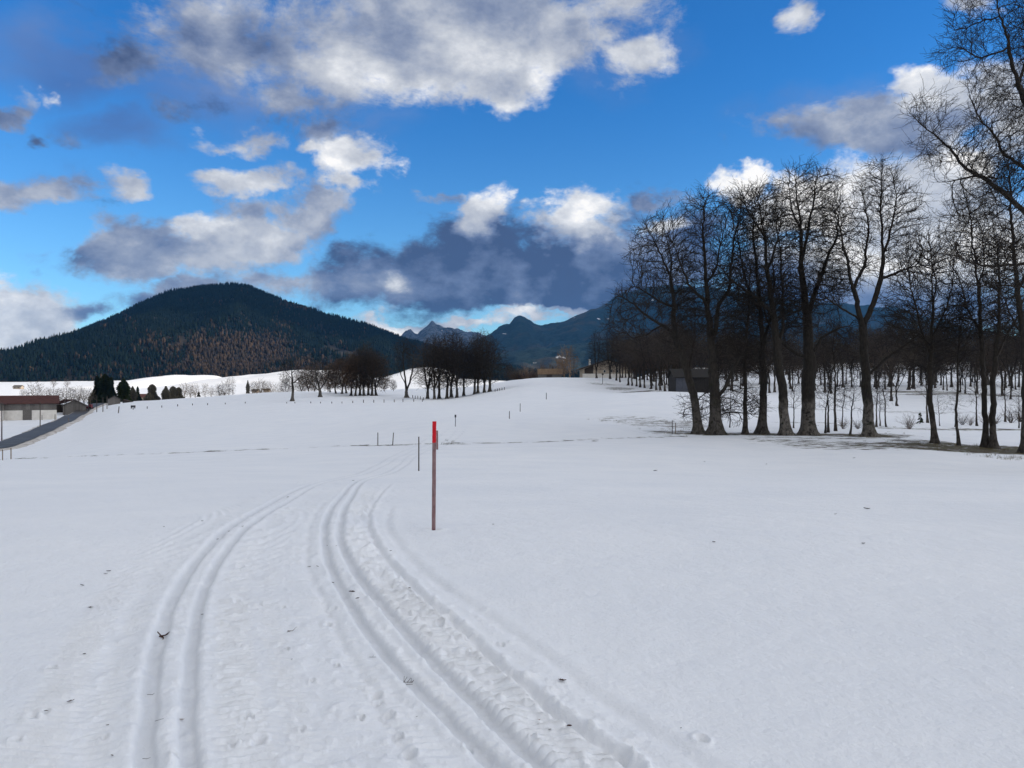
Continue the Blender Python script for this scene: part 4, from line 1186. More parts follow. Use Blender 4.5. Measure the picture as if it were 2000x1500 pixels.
# shaded wood behind the big trees
GAPS = [(1300, 1398, 'left of the double-stemmed tree'), (1398, 1456, 'between the double-stemmed and the slim young tree'), (1456, 1490, 'between the slim young and the scabby tree'), (1490, 1535, 'between the scabby and the leaning tree'),
        (1535, 1580, 'between the leaning and the stoutest tree'), (1580, 1640, 'just right of the stoutest trunk'), (1640, 1696, 'just left of the forked tree'), (1696, 1760, 'just right of the forked tree'), (1760, 1826, 'just left of the bushy tree'),
        (1826, 1874, 'between the bushy tree and the wavy trunk'), (1874, 1929, 'just left of the close trunk pair'), (1929, 2000, 'between the close pair and the right edge'), (2000, 2200, 'beyond the right edge')]
NUM = ['1st', '2nd', '3rd']+['%dth' % q for q in range(4, 21)]+['21st', '22nd', '23rd']+['%dth' % q for q in range(24, 90)]
for i in range(26):
    px = 1212+5.2*i+rng.uniform(-3, 3); D = 345-5.0*i+rng.uniform(-12, 25)
    put('row_tree', (WOOD+MIDB)[i % 7], px, D, rng.uniform(15, 21), 16.5, 'brownish bare tree standing behind the long row, %s from the farmhouse end' % (['1st', '2nd', '3rd']+['%dth' % q for q in range(4, 21)]+['21st', '22nd', '23rd', '24th', '25th', '26th'])[i], group='second rank behind the long row', wide=1.25)
nw = 0; woods = []; r_ = np.random.RandomState(5); pts = []
while nw < 200:
    px = r_.uniform(1325, 2110); D = 128+(150*r_.rand()**0.85 if nw < 130 else 150+260*r_.rand())
    if px < 1420 and D < 185: continue
    if px < 1720 and D < 165: continue
    if 1300 < px < 1395 and D < 200: continue
    X = (px-1000)/FPX*D
    if any((X-a)**2+(D-b)**2 < 9 for a, b in pts): continue
    pts.append((X, D))
    h = r_.uniform(10, 19.5)
    depth = 'front' if D < 190 else 'back'
    wo_ = put('wood_tree', (WOOD+MIDB)[nw % 7] if D > 230 else WOOD[nw % 5], px, D, h, 16.5, 'x', group='trees of the shaded wood', wide=r_.uniform(.95, 1.35))
    woods.append((px, wo_)); nw += 1
for ga, gb, gt in GAPS:
    for q, (px, wo_) in enumerate(sorted([w_ for w_ in woods if ga <= w_[0] < gb], key=lambda w_: w_[0])):
        wo_['label'] = 'slender shaded-wood tree, %s from left, %s' % (NUM[q], gt)
# saplings between the big trunks
for i, (px, py, h, w_) in enumerate([(1550, 836, 5.6, 'between the leaning trunk and the stoutest trunk'), (1611, 846, 6.5, 'close right of the stoutest trunk'), (1618, 845, 7.5, 'touching its twin right of the stoutest trunk'),
        (1632, 842, 10.5, 'the thickest young stem between the stoutest trunk and the forked tree'), (1644, 832, 5.5, 'short, midway between the stoutest trunk and the forked tree'), (1660, 849, 6.0, 'just left of the forked tree'),
        (1711, 834, 6.5, 'directly behind the forked tree'), (1719, 832, 4.8, 'shorter, a little right of the forked tree'), (1731, 834, 6.6, 'alone on white snow right of the forked tree'),
        (1836, 832, 3.6, 'low and bushy beside the pale slim trunk'), (1865, 834, 5.0, 'just left of the wavy thin trunk'), (1908, 832, 7.2, 'dark, left of the close pair of trunks'),
        (1964, 824, 7.5, 'dark, right of the close pair of trunks'), (1990, 836, 5.0, 'at the far right edge by the bushes'), (1425, 835, 4.6, 'right of the double-stemmed tree'),
        (1812, 826, 9.0, 'dark stem right behind the pale slim trunk')]):
    D = solve(px, py, 50, 110) or 78
    put('sapling', SAP[i % 3], px, D, h, 6.7, 'bare sapling, '+w_, 'sapling', 'saplings between the big trunks')
for i, (px, py, h, w_) in enumerate([(1776, 838, 1.7, 'reddish bush left of the little fir'), (1880, 830, 1.5, 'bush right behind the wavy thin trunk'), (1895, 831, 1.3, 'bush left of the dark sapling near the pair of trunks'),
        (1945, 828, 1.4, 'bush behind the close pair of trunks'), (1975, 826, 2.2, 'tall bush by the right edge'), (1992, 824, 2.4, 'bush cut by the right edge'), (1647, 838, 1.3, 'small bush left of the forked trunk'),
        (1675, 838, 1.1, 'small bush touching the forked trunk'), (1925, 829, 1.8, 'bush between the dark sapling and the pair of trunks')]):
    D = solve(px, py, 50, 110) or 80
    put('bush', BUSH[i % 2], px, D, h, 1.5, 'leafless '+w_, 'bush', 'bushes under the big trees')

# conifers
def spruce(name, seed, h, rad, mat, n_=900, bare=0.04, ex=.7):
    r = np.random.RandomState(seed)
    V = []; F = []; a0 = r.uniform(0, 6)
    def quad(a, b_, c, d):
        i = len(V); V.extend([a, b_, c, d]); F.append((i, i+1, i+2, i+3))
    for i in range(n_):
        t = bare+(1-bare)*r.rand()**0.85; z = h*t
        rr = rad*(1-t)**ex*r.uniform(.55, 1.15)*(1+.25*math.sin(a0+t*9))+.15
        a = r.uniform(0, 6.28); c_, s_ = math.cos(a), math.sin(a)
        droop = rr*r.uniform(.15, .45); w_ = rr*r.uniform(.12, .22)+.06
        p0 = np.array([0, 0, z]); p1 = np.array([c_*rr*.6, s_*rr*.6, z-droop*.4]); p2 = np.array([c_*rr, s_*rr, z-droop])
        n_v = np.array([-s_, c_, 0])*w_
        quad(tuple(p0), tuple(p1+n_v), tuple(p2), tuple(p1-n_v))
        n_u = np.array([0, 0, 1])*w_*.9
        quad(tuple(p0), tuple(p1+n_u*.3), tuple(p2+n_v*.2), tuple(p1-n_u))
    crown = mesh_np(name+'_crown', np.array(V), np.array(F), mat)
    tr = MB().tube((0, 0, -.3), (0, 0, h*.97), h*.018, .02, 7).mesh(name+'_trunk', M['bark_thin'])
    return tr, crown
SPR = [spruce('spruce', 200, 16, 4.6, M['spruce'], 1500, .02), spruce('spruce', 201, 14, 4.4, M['spruce'], 1400, .02, .5)]
RND = [spruce('juniper', 205, 13, 5.6, M['greyfir'], 1500, .0, .42), spruce('juniper', 206, 13, 4.6, M['greyfir'], 1500, .0, .5)]
PIN = [spruce('pine', 202, 13, 5.0, M['pine'], 1300, .08, .55)]
FIR = [spruce('fir', 203, 1.6, .42, M['pine'], 70, .1)]
put('small_fir', FIR[0], 1797, solve(1797, 828, 50, 110) or 80, 1.35, 1.6, 'tiny young fir on the snow between the forked tree and the pale slim trunk', 'fir')
for (px, D, top, w_, ms, lab) in [(190, 395, 733, 1.0, SPR[0], 'dark dense spruce, left one of the pair by the village'), (205, 392, 730, 1.15, SPR[1], 'tallest dark spruce in the middle of the village conifers'), (217, 398, 735, .95, SPR[0], 'dark spruce right of the tallest one'),
        (241, 402, 738, 1.0, PIN[0], 'olive green pine standing right of the dark spruces'), (259, 470, 754, 1.0, RND[1], 'small grey-green conifer just right of the olive pine'), (269, 475, 754, .9, SPR[0], 'small pointed conifer beside the red roofed cottage'),
        (297, 500, 750, 1.0, RND[0], 'broad blunt conifer standing alone on the sunlit field'), (324, 500, 753, 1.0, RND[1], 'narrow conifer touching a wide one on the sunlit field'), (338, 505, 754, 1.0, RND[0], 'wide dark conifer right of the narrow one'), (349, 507, 756, 1.0, RND[0], 'rounded conifer at the right end of the field conifers'),
        (388, 700, 765, 1.2, SPR[1], 'tiny dark conifer among pale field trees'), (484, 800, 742, .5, RND[1], 'small lone conifer in front of the bright slope')]:
    x, y, z = at(px, D); h = EYE+(HOR-top)/FPX*D-z
    put('conifer', ms, px, D, h, 16 if ms in SPR[:1] else 14 if ms in SPR else 13, lab, 'conifer', wide=w_)
# pale and brown bare trees in the sunlit valley
far = [(69, 350, 747, PALE[0], 1.0), (48, 380, 760, PALE[1], 1.0), (90, 370, 758, PALE[1], 1.1), (103, 372, 757, PALE[0], 1.0), (116, 375, 760, PALE[1], .9), (128, 378, 755, PALE[0], 1.0), (141, 380, 758, PALE[1], 1.0), (153, 382, 756, PALE[0], 1.1), (165, 376, 759, PALE[1], 1.1), (176, 385, 760, PALE[0], 1.0),
       (360, 560, 748, PALE[0], 1.0), (371, 540, 752, PALE[1], .9), (381, 570, 750, PALE[0], 1.0), (401, 560, 750, PALE[1], .8), (413, 590, 755, PALE[0], .7), (428, 480, 752, PALE[1], 1.2), (438, 470, 746, PALE[0], 1.2), (447, 480, 731, POP[0], .8), (455, 482, 733, POP[0], .75),
       (497, 520, 746, PALE[1], 1.2), (508, 525, 742, PALE[0], 1.1), (518, 530, 745, PALE[1], 1.1), (530, 640, 748, PALE[0], 1.0), (545, 600, 748, PALE[1], 1.0), (588, 420, 725, MIDB[0], 1.0), (602, 410, 716, MIDB[1], 1.1), (640, 420, 722, MIDB[0], 1.1), (615, 430, 722, MIDB[1], 1.0),
       (105, 1150, 742, PALE[0], 1.3), (131, 1160, 741, PALE[1], 1.3), (750, 420, 735, MIDB[1], 1.1), (768, 430, 742, MIDB[0], 1.0), (560, 430, 738, MIDB[0], 1.0),
       (1103, 425, 681, TAN[0], .95), (1113, 415, 678, TAN[1], .9), (1094, 440, 690, TAN[1], .8), (1010, 470, 722, BUSHP[1], 1.6), (1028, 470, 716, BUSHP[0], 1.3), (1042, 465, 722, BUSHP[1], 1.5), (995, 480, 712, MIDB[0], 1.0), (1060, 455, 712, BUSHP[0], 1.3), (1079, 452, 712, BUSHP[1], 1.3)]
wh = {0: 'behind the red-roofed barn, its crown above the ridge', 1: 'low behind the left part of the red-roofed barn'}
desc = ['behind the ridge of the red-roofed barn', 'low, behind the left part of the red-roofed barn', 'behind the right end of the red-roofed barn', 'just past the corner of the red-roofed barn', 'in the hedge row above the open shed', 'in the hedge row above the small grey barn',
 'behind the gable of the small grey barn', 'in the hedge between the small barn and the spruces', 'close left of the dark spruces', 'touching the dark spruces on their left', 'leftmost of the pale trees on the bright field', 'second of the pale trees on the bright field',
 'third of the pale trees on the bright field', 'fourth of the pale trees on the bright field', 'smallest of the pale trees on the bright field', 'low and wide left of the tall poplar pair', 'wide beside the tall poplar pair', 'tall narrow, left one of the poplar pair', 'tall narrow, right one of the poplar pair',
 'low, left of three right of the poplars', 'middle of three right of the poplars', 'right of three right of the poplars', 'faint, far off before the bright slope', 'faint, near the leftmost lone tree', 'brown, behind and right of the leftmost lone tree', 'brown, between the two lone trees', 'brown, right behind the second lone tree',
 'brown, directly behind the second lone tree', 'small, on the snowy slope above the barn, left one', 'small, on the snowy slope above the barn, right one', 'brown, right of the left clump', 'low and brown, left of the tall twin-stemmed tree', 'brown, left behind the leftmost lone tree',
 'sunlit, left beside the utility pole', 'sunlit, touching the utility pole by the farmhouse', 'sunlit, right above the tan-roofed shed', 'leftmost of the brushwood before the tan-roofed shed', 'second of the brushwood before the tan-roofed shed', 'third of the brushwood before the tan-roofed shed', 'brown, right behind the central grove', 'brushwood behind the tan roof, left part', 'brushwood behind the tan roof, right part']
for (px, D, top, ms, w_), ds in zip(far, desc):
    x, y, z = at(px, D); h = EYE+(HOR-top)/FPX*D-z
    h0 = 1.5 if ms in BUSHP else 20.5 if ms in POP else 16.5 if ms in MIDB else 12.5
    put('valley_tree', ms, px, D, max(h, 3), h0, 'leafless tree '+ds, 'tree', wide=w_*(1.0 if ms not in BUSHP else .8))

# ================================================================== buildings
def gable_roof(w, d, eave, ridge, over, th=0.18, along='y'):
    """two roof slopes over a w x d body; the ridge runs along y (gables face the viewer) or x"""
    m_ = MB(); hw = (w/2 if along == 'y' else d/2); L = (d if along == 'y' else w)/2+over
    sl = (ridge-eave)/hw; e = hw+over
    for s_ in (-1, 1):
        pts = [(0, -L, ridge), (s_*e, -L, eave-sl*over), (s_*e, L, eave-sl*over), (0, L, ridge)]
        if along == 'x': pts = [(p[1], p[0], p[2]) for p in pts]
        m_.poly(pts, (0, 0, th))
    return m_
def gable_body(w, d, eave, ridge, z0=-0.4, along='y'):
    m_ = MB()
    if along == 'y': m_.poly([(-w/2, -d/2, z0), (w/2, -d/2, z0), (w/2, -d/2, eave), (0, -d/2, ridge-.02), (-w/2, -d/2, eave)], (0, d, 0))
    else: m_.poly([(-w/2, -d/2, z0), (-w/2, d/2, z0), (-w/2, d/2, eave), (-w/2, 0, ridge-.02), (-w/2, -d/2, eave)], (w, 0, 0))
    return m_
def boards(parent, x0, x1, y, z0, z1f, mat, wd=0.9):
    """vertical cladding boards, each a part"""
    n_ = int(round((x1-x0)/wd)); cache = {}
    for i in range(n_):
        a = x0+(x1-x0)*i/n_; b_ = x0+(x1-x0)*(i+1)/n_
        zt = z1f((a+b_)/2)
        m_ = MB().box(a+.015, b_-.015, y-.05-.02*(i % 2), y+.02, z0, zt)
        m_.build('board', mat, parent)
# big barn
D = 252.0; k_ = D/FPX
x, y, z = at(55, D)
o = tag(link('barn', None, None, (x, y, z-.1)), 'long grey barn with rusty red roof and white base at the left edge', 'barn')
w = 112*k_/1.18; bz = z-.1; o.rotation_euler.z = math.radians(31)
def zp(py): return EYE+(HOR-py)*k_-bz
gable_body(w, 9, zp(786), zp(774), -.6, 'x').build('wall', M['weathered'], o)
MB().box(-w/2-.06, w/2+.06, -4.58, -4.5, -.6, zp(800.5)).build('plinth', M['plaster'], o)
gable_roof(w, 9, zp(786), zp(773.6), .8, .2, 'x').build('roof', M['roof'], o)
MB().box(-1.4, 1.1, -4.66, -4.585, -.2, zp(799)).build('door', M['weathered'], o)
boards(o, -w/2+.1, w/2, -4.52, zp(800), lambda q: zp(786.5), M['weathered'], 1.2)
wg = tag(link('barn_wing', None, None, (x-math.cos(.541)*(w/2+5)+1.3, y-math.sin(.541)*(w/2+5)-2.1, z-.1)), 'grey gabled wing of the long barn, cut by the left edge', 'barn'); wg.rotation_euler.z = math.radians(31)
gable_body(13, 12, zp(787), zp(774.5), -.6).build('wall', M['weathered'], wg)
gable_roof(13, 12, zp(787), zp(774), .9, .2).build('roof', M['roof'], wg)
MB().box(-6.55, 6.55, -6.08, -6, -.6, zp(800)).build('plinth', M['plaster'], wg)
# small grey barn
D = 292.0; k_ = D/FPX; x, y, z = at(146, D); bz = z-.1
o = tag(link('barn', None, None, (x, y, bz)), 'small grey gabled barn right of the long barn, beside the road', 'barn')
h_e = EYE+(HOR-792)*k_-bz; h_r = EYE+(HOR-781.5)*k_-bz
o.rotation_euler.z = math.radians(29); k_ /= 1.15
gable_body(45*k_, 10, h_e, h_r).build('wall', M['weathered'], o)
gable_roof(45*k_, 10, h_e, h_r, .6).build('roof', M['roofdark'], o)
boards(o, -22*k_, 22*k_, -5.0, 0, lambda q: h_e+(h_r-h_e)*(1-abs(q)/(22.5*k_))-.12, M['weathered'], 1.0)
x, y, z = at(118, 300); bz = z-.1; k_ = 300/FPX
o = tag(link('open_shed', None, None, (x, y, bz)), 'dark open-fronted shed with red roof wedged between the two barns', 'shed')
h1 = EYE+(HOR-790)*k_-bz; h2 = EYE+(HOR-781)*k_-bz
MB().poly([(-2.4, -4, h1), (3.6, -4, h2), (3.6, 4, h2), (-2.4, 4, h1)], (0, 0, .2)).build('roof', M['roof'], o)
MB().box(-2.3, 3.5, 3.6, 3.9, -.4, h1).build('wall', M['darkboards'], o)
MB().box(-2.3, -2.1, -3.8, 3.6, -.4, h1-.02).build('wall', M['darkboards'], o)
for xx in (-2.2, .8): MB().box(xx-.1, xx+.1, -3.95, -3.81, -.3, h1).build('post', M['darkboards'], o)
# hut
D = 318.0; k_ = D/FPX; x, y, z = at(223, D); bz = z-.1
o = tag(link('hut', None, None, (x, y, bz)), 'little grey wooden hut with pitched roof left of the dark spruces by the road end', 'hut')
o.rotation_euler.z = math.radians(27); k_ /= 1.15
gable_body(25*k_, 6, 2.1, 3.5).build('wall', M['weathered'], o)
gable_roof(25*k_, 6, 2.1, 3.5, .5).build('roof', M['roofdark'], o)
boards(o, -12*k_, 12*k_, -3.0, 0, lambda q: 2.1+1.4*(1-abs(q)/(12.5*k_))-.1, M['weathered'], .9)
wp = tag(MB().poly([(0, 0, -.3), (4.2, 0, -.3), (3.2, 0, .7), (.2, 0, 1.5)], (0, 2.5, 0)).build('wood_pile', M['darkboards'], None, at(239, D)), 'low dark wood pile leaning against the little hut', 'wood pile')
# red tractor
x, y, z = at(173, 300)
o = tag(link('tractor', None, None, (x, y, z+.1)), 'small dull red tractor parked beside the small grey barn', 'tractor')
MB().box(-1.2, .3, -.45, .45, .8, 1.45).build('hood', M['redvehicle'], o)
MB().poly([(.3, -.6, .8), (1.3, -.6, .8), (1.3, -.6, 2.1), (1.15, -.6, 2.3), (.45, -.6, 2.3), (.3, -.6, 1.5)], (0, 1.2, 0)).build('cab', M['redvehicle'], o)
for (wx, wr) in ((-.85, .42), (.85, .72)):
    for s_ in (-1, 1): MB().tube((wx, s_*.62, wr-.05), (wx, s_*.9, wr-.05), wr, wr, 16).build('wheel', M['tyre'], o)
# village roofs
for (px, D, w_, h_, lab, rm) in [(283, 560, 9, 4.6, 'tiny cottage with red roof half hidden behind the snow crest', M['roof']), (499, 820, 6, 3.6, 'far farmhouse with dark roof, left one in the sunny valley', M['roofdark']), (521, 840, 6, 3.6, 'far farmhouse with brown roof, right one in the sunny valley', M['roofdark']), (36, 900, 9, 4.5, 'far pale cottage above the red-roofed barn', M['weathered'])]:
    x, y, z = at(px, D)
    o = tag(link('cottage', None, None, (x, y, z)), lab, 'house')
    gable_body(w_, w_*.7, h_*.55, h_, -.5, 'x').build('wall', M['beige'], o)
    gable_roof(w_, w_*.7, h_*.55, h_, .6, .2, 'x').build('roof', rm, o)
    for q in (-.25, .2): MB().box(w_*q-.5, w_*q+.5, -w_*.35-.06, -w_*.35+.02, 1.0, 2.1).build('window', M['glass'], o)
# farmhouse on the right horizon
D = 372.0; k_ = D/FPX; x, y, z = at(1183, D); z = 4.6
bz = EYE+(HOR-736)*k_
o = tag(link('farmhouse', None, None, (x, y, bz)), 'farmhouse with shallow dark roof, timber and beige walls, on the horizon behind the tree row', 'house')
hw = 48*k_; he = EYE+(HOR-721)*k_-bz; hr = EYE+(HOR-705)*k_-bz
gable_body(2*hw, 16, he, hr, -4).build('wall', M['beige'], o)
gable_roof(2*hw, 16, he, hr+.1, 2.0, .6).build('roof', M['darkboards'], o)
MB().box(-hw-.08, hw+.08, -8.1, -8.0, -4, 1.4).build('plinth', M['plaster'], o)
MB().poly([(-hw+.9, -8.06, 1.42), (-hw+5, -8.06, 1.42), (-hw+5, -8.06, he+(hr-he)*.42), (-hw+.9, -8.06, he+.1)], (0, .05, 0)).build('timber_panel', M['darkboards'], o)
ch_ = MB().box(-hw+3.6, -hw+4.5, -2, -1.1, he, hr+.7).build('chimney', M['plaster'], o)
for qx in (-1.5, 1.6, 4.6): 
    f_ = MB().box(qx-.6, qx+.6, -8.09, -8.0, 1.9, 3.2).build('window', M['plaster'], o)
    MB().box(qx-.48, qx+.48, -8.12, -8.08, 2.0, 3.1).build('pane', M['glass'], f_)
# tan-roofed shed
D = 430.0; k_ = D/FPX; x = (1074-1000)*k_; bz = EYE+(HOR-739)*k_
o = tag(link('shed', None, None, (x, D, bz)), 'low weathered shed with tan roof left of the farmhouse on the horizon', 'shed')
gable_body(44*k_, 8, 2.6, 5.0, -4, 'x').build('wall', M['weathered'], o)
gable_roof(44*k_, 8, 2.6, 5.2, .7, .2, 'x').build('roof', M['rooftan'], o)
MB().box(-2, 1, -4.07, -3.99, -1, 2.1).build('door', M['darkboards'], o)
# barn inside the wood
D = 172.0; k_ = D/FPX; x, y, z = at(1349, D); bz = EYE+(HOR-768)*k_
o = tag(link('barn', None, None, (x, y, bz)), 'dark barn with bluish-grey doors standing among the right-hand trees', 'barn')
w = 72*k_; he = EYE+(HOR-736)*k_-bz; hr = EYE+(HOR-722)*k_-bz
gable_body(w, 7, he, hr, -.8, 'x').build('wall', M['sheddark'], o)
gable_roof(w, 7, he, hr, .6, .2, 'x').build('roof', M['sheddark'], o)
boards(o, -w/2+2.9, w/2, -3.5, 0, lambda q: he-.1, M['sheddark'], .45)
m_ = simple('bluish_door', (0.045, 0.05, 0.062), (0.085, 0.09, 0.11), 3, .8, (6, 6, .6))
for i in range(2): MB().box(-w/2+.1+i*1.4, -w/2+1.45+i*1.4, -3.6, -3.5, 0, he-.3).build('door', m_, o)

# ================================================================== poles and stakes
for i, (px, by, ty) in enumerate([(3.5, 861, 787), (78.4, 839, 785), (126.5, 818, 778), (154.5, 809, 770), (173, 804.5, 776), (189, 805, 774), (201, 804.5, 776), (209, 799, 774)]):
    D = solve(px, by, 100, 500) or 330
    x, y, z = at(px, D); h = (by-ty)/FPX*D
    m_ = MB().tube((0, 0, -.4), (0.02, 0, h), .13, .09, 8)
    m_.tube((-.28, 0, h-.35), (.28, 0, h-.35), .035, .035, 5)
    o = tag(m_.build('utility_pole', M['postwood'], None, (x, y, z)), 'dark wooden pole beside the road, %s from the left edge' % ORD[i], 'pole', 'poles along the road')
x, y, z = at(1121, 395); bz = z
o = tag(link('utility_pole', None, None, (x, y, z)), 'tall utility pole with cross-arm left of the farmhouse', 'pole')
MB().tube((0, 0, -1), (0, 0, 13.2), .16, .11, 8).build('mast', M['postwood'], o)
MB().box(-2.0, 2.0, -.08, .08, 11.6, 11.85).build('crossarm', M['postwood'], o)
for qx in (-1.8, -.9, .9, 1.8): MB().tube((qx, 0, 11.86), (qx, 0, 12.2), .07, .05, 6).build('insulator', M['signdark'], o)

def stake(px, by, ty, wpx, mat, label, cat='stake', group=None, lean=0.0, D=None, name='stake'):
    if D is None:
        D = solve(px, by, 4, 420)
    D = D or 60
    x, y, z = at(px, D); h = (by-ty)/FPX*D; r = max(wpx/FPX*D/2, .018)
    m_ = MB().tube((0, 0, -.3), (lean*h, 0, h), r, r*.85, 8)
    return tag(m_.build(name, mat, None, (x, y, z)), label, cat, group)
# the red marker pole
mx, my = unproject(847, 1035); mz = gz(mx, my); hh_ = (1035-823)/FPX*my
o = tag(link('marker_pole', None, None, (mx, my, mz)), 'wooden slat marker pole with bright red top standing in the snow beside the ski track', 'pole')
hw_ = 3.7/FPX*my
def slat(z0, z1, wd, seed):
    r = np.random.RandomState(seed); V = []; n_ = 26
    for i in range(n_+1):
        t = i/n_; zq = z0+(z1-z0)*t; j = r.normal(0, .0006, 4); lx = .008*(zq/hh_)
        for q, (a, b_) in enumerate(((-1, -.6), (-.72, -.78), (.72, -.78), (1, -.6), (1, .6), (.72, .78), (-.72, .78), (-1, .6))):
            V.append((a*wd+lx+j[q % 4], b_*wd+j[(q+1) % 4], zq))
    k8 = np.arange(8); F = []
    for i in range(n_):
        for q in range(8): F.append((i*8+q, i*8+(q+1) % 8, (i+1)*8+(q+1) % 8, (i+1)*8+q))
    me = bpy.data.meshes.new('slat')
    me.from_pydata(V, [], F+[tuple(range(n_*8, n_*8+8))]+[tuple(reversed(range(8)))]); me.update()
    return me
sp_ = hh_*(1-40/212)
me = slat(-.25, sp_, hw_*.97, 1); me.materials.append(M['wornred']); link('shaft', me, o)
me = slat(sp_-.01, hh_, hw_, 2); me.materials.append(M['red']); link('painted_top', me, o)
stake(854, 878, 841, 4.2, M['wornred'], 'distant faded reddish marker stake right behind the red-topped pole', 'stake')
stake(818, 920, 853, 2.8, M['postwood'], 'dark thin pole left behind the red-topped pole', 'pole')
stake(738, 870, 845, 2.0, M['postwood'], 'upright thin stake, left one of the pair at the path', 'stake')
stake(766.5, 870, 845, 2.0, M['postwood'], 'slightly leaning thin stake, right one of the pair at the path', 'stake', lean=.08)
D = solve(889.5, 833, 50, 150) or 76; x, y, z = at(889.5, D)
o = tag(link('sign_post', None, None, (x, y, z)), 'thin dark post with a small dark knob on top, mid-field right of the red-topped pole', 'post')
h = 23/FPX*D; MB().tube((0, 0, -.3), (0, 0, h), .035, .03, 8).build('post', M['signdark'], o)
MB().tube((0, 0, h-.28), (0, 0, h), .085, .10, 8).build('knob', M['signdark'], o)
stake(995, 818, 803, 1.6, M['postwood'], 'thin far stake beside the ski track, nearer of two', 'stake')
stake(1016, 804, 788, 1.4, M['postwood'], 'thin far stake beside the ski track, farther of two', 'stake')
stake(1067, 780, 767, 1.4, M['postwood'], 'lone thin stake on the crest of the far field', 'stake')
D = solve(1177, 750, 120, 400) or 250; x, y, z = at(1177, D)
o = tag(link('sign_post', None, None, (x, y, z)), 'small post with a tiny board in front of the tree row', 'sign')
h = 21/FPX*D; MB().tube((0, 0, -.3), (0, 0, h), .09, .09, 8).build('post', M['postwood'], o); MB().box(-.35, .35, -.12, -.08, h-.7, h).build('board', M['postwood'], o)
stake(1313, 848, 821, 1.5, M['postwood'], 'thin stake left of the leftmost big tree, taller of two', 'stake')
stake(1319.5, 846, 826, 1.8, M['palewood'], 'short pale stake beside a taller one left of the leftmost big tree', 'stake')
stake(5, 899, 878, 2.0, M['palewood'], 'pale wooden fence stake at the left edge, left of two', 'stake')
stake(21.5, 897, 875, 2.2, M['palewood'], 'pale wooden fence stake at the left edge, right of two', 'stake')
stake(134, 830, 820, 1.4, M['palewood'], 'pale reflector post on the near side of the road', 'post', D=225)
stake(231, 807, 794, 1.8, M['postwood'], 'crooked dark fence stake in front of the little hut', 'stake', lean=.12)
stake(82, 812, 802, 1.2, M['postwood'], 'fence stake in the yard before the long barn, left one', 'stake', D=246)
stake(107.5, 813, 802, 1.2, M['postwood'], 'fence stake at the right corner of the long barn', 'stake', D=246)
for i, (px, by, h) in enumerate([(260, 804, 5), (287.5, 803.5, 4.5), (316, 802, 4), (347, 800, 4), (376, 798, 3.5), (405.5, 797, 3.5), (440, 796, 3), (479, 794, 3)]):
    stake(px, by, by-h, 1.6, M['postwood'], 'short dark fence stub on the left snowfield, %s from the left' % ORD[i], 'stake', 'stubs of the left fence', D=225)
for i, (px, h) in enumerate([(560, 2.5), (576, 2.5), (607, 3), (626, 3), (648, 3.5), (668, 3.5), (689, 4.5), (710, 6), (730, 5.5), (750, 6), (770, 5.5), (787, 6), (808, 5), (825, 5)]):
    stake(px, 790, 790-h, 1.6, M['postwood'], 'fence stake on the snow before the central grove, %s from the left' % ORD[i], 'stake', 'stakes of the middle fence', D=214)
for i, px in enumerate([967, 971.5, 976, 980.5, 985]):
    stake(px, 781, 776, 1.4, M['postwood'], 'fence stake at the right foot of the central grove, %s from the grove' % ORD[i], 'stake', 'stakes right of the grove', D=230)
for i, (px, D) in enumerate([(806, 252), (811, 247), (816, 242), (821, 236), (827, 230)]):
    stake(px, 781, 775, 1.4, M['postwood'], 'stake of the short fence left of the central grove, %s from the far end' % ORD[i], 'stake', 'stakes left of the grove', D=D)
x, y, z = at(260, 235)
o = tag(link('trough', None, None, (x, y, z)), 'small dark trough on the snow right of the little hut', 'trough')
MB().box(-.6, .6, -.3, .3, .45, .95).build('tub', M['signdark'], o)
for a in (-.5, .5): MB().box(a-.06, a+.06, -.25, .25, -.2, .45).build('leg', M['postwood'], o)

# ================================================================== small things on the snow
def surf(x, y):
    a = np.array([x]); b_ = np.array([y]); z = hbase(a, b_)
    if y < 60: z = z+relief(a, b_)[0]
    return float(z[0])
def leaf_mesh(seed, L=1.0, wd=.42, curl=.25):
    r = np.random.RandomState(seed); V = []; F = []; n_ = 7
    for i in range(n_+1):
        t = i/n_; w_ = wd*math.sin(math.pi*min(1, t*.93+.04))**.75*(1+.12*r.normal())/2
        zc = curl*(t-.5)**2*1.6+.02*r.normal()
        V += [((t-.5)*L, -w_, zc+curl*.5*w_*2+.05), ((t-.5)*L, 0, zc), ((t-.5)*L, w_, zc+curl*.5*w_*2+.03*r.normal()+.05)]
    for i in range(n_):
        for q in (0, 1): F.append((i*3+q, i*3+q+1, i*3+4+q, i*3+3+q))
    me = bpy.data.meshes.new('leaf'); me.from_pydata(V, [], F); me.update()
    return me
leaves = []
for sd, mt_ in ((1, 'leaf'), (2, 'leaf'), (3, 'darkleaf'), (4, 'darkleaf')):
    me = leaf_mesh(sd, 1, .38+.08*sd % .2, .2+.1*(sd % 3)); me.materials.append(M[mt_]); leaves.append(me)
def put_leaf(px, py, size_px, which, rz, label, group=None):
    x, y = unproject(px, py); s_ = size_px/FPX*y
    o = link('fallen_leaf', leaves[which], None, (x, y, surf(x, y)+.004+s_*.05))
    o.scale = (s_, s_, s_*.8); o.rotation_euler = (rng.uniform(-.25, .25), rng.uniform(-.2, .2), rz)
    o.modifiers.new('thickness', 'SOLIDIFY').thickness = .03
    return tag(o, label, 'leaf', group)
put_leaf(1098, 1333, 16, 0, .15, 'light brown curled leaf lying alone at the right edge of the tracks')
put_leaf(1050, 1402, 12, 1, .5, 'reddish brown leaf above a larger dark leaf in the right track')
put_leaf(1060, 1414, 21, 2, -.3, 'largest dark leaf, lying in the crawler marks right of the right track')
put_leaf(1112, 1420, 11, 1, .3, 'small brown leaf right of the largest dark leaf')
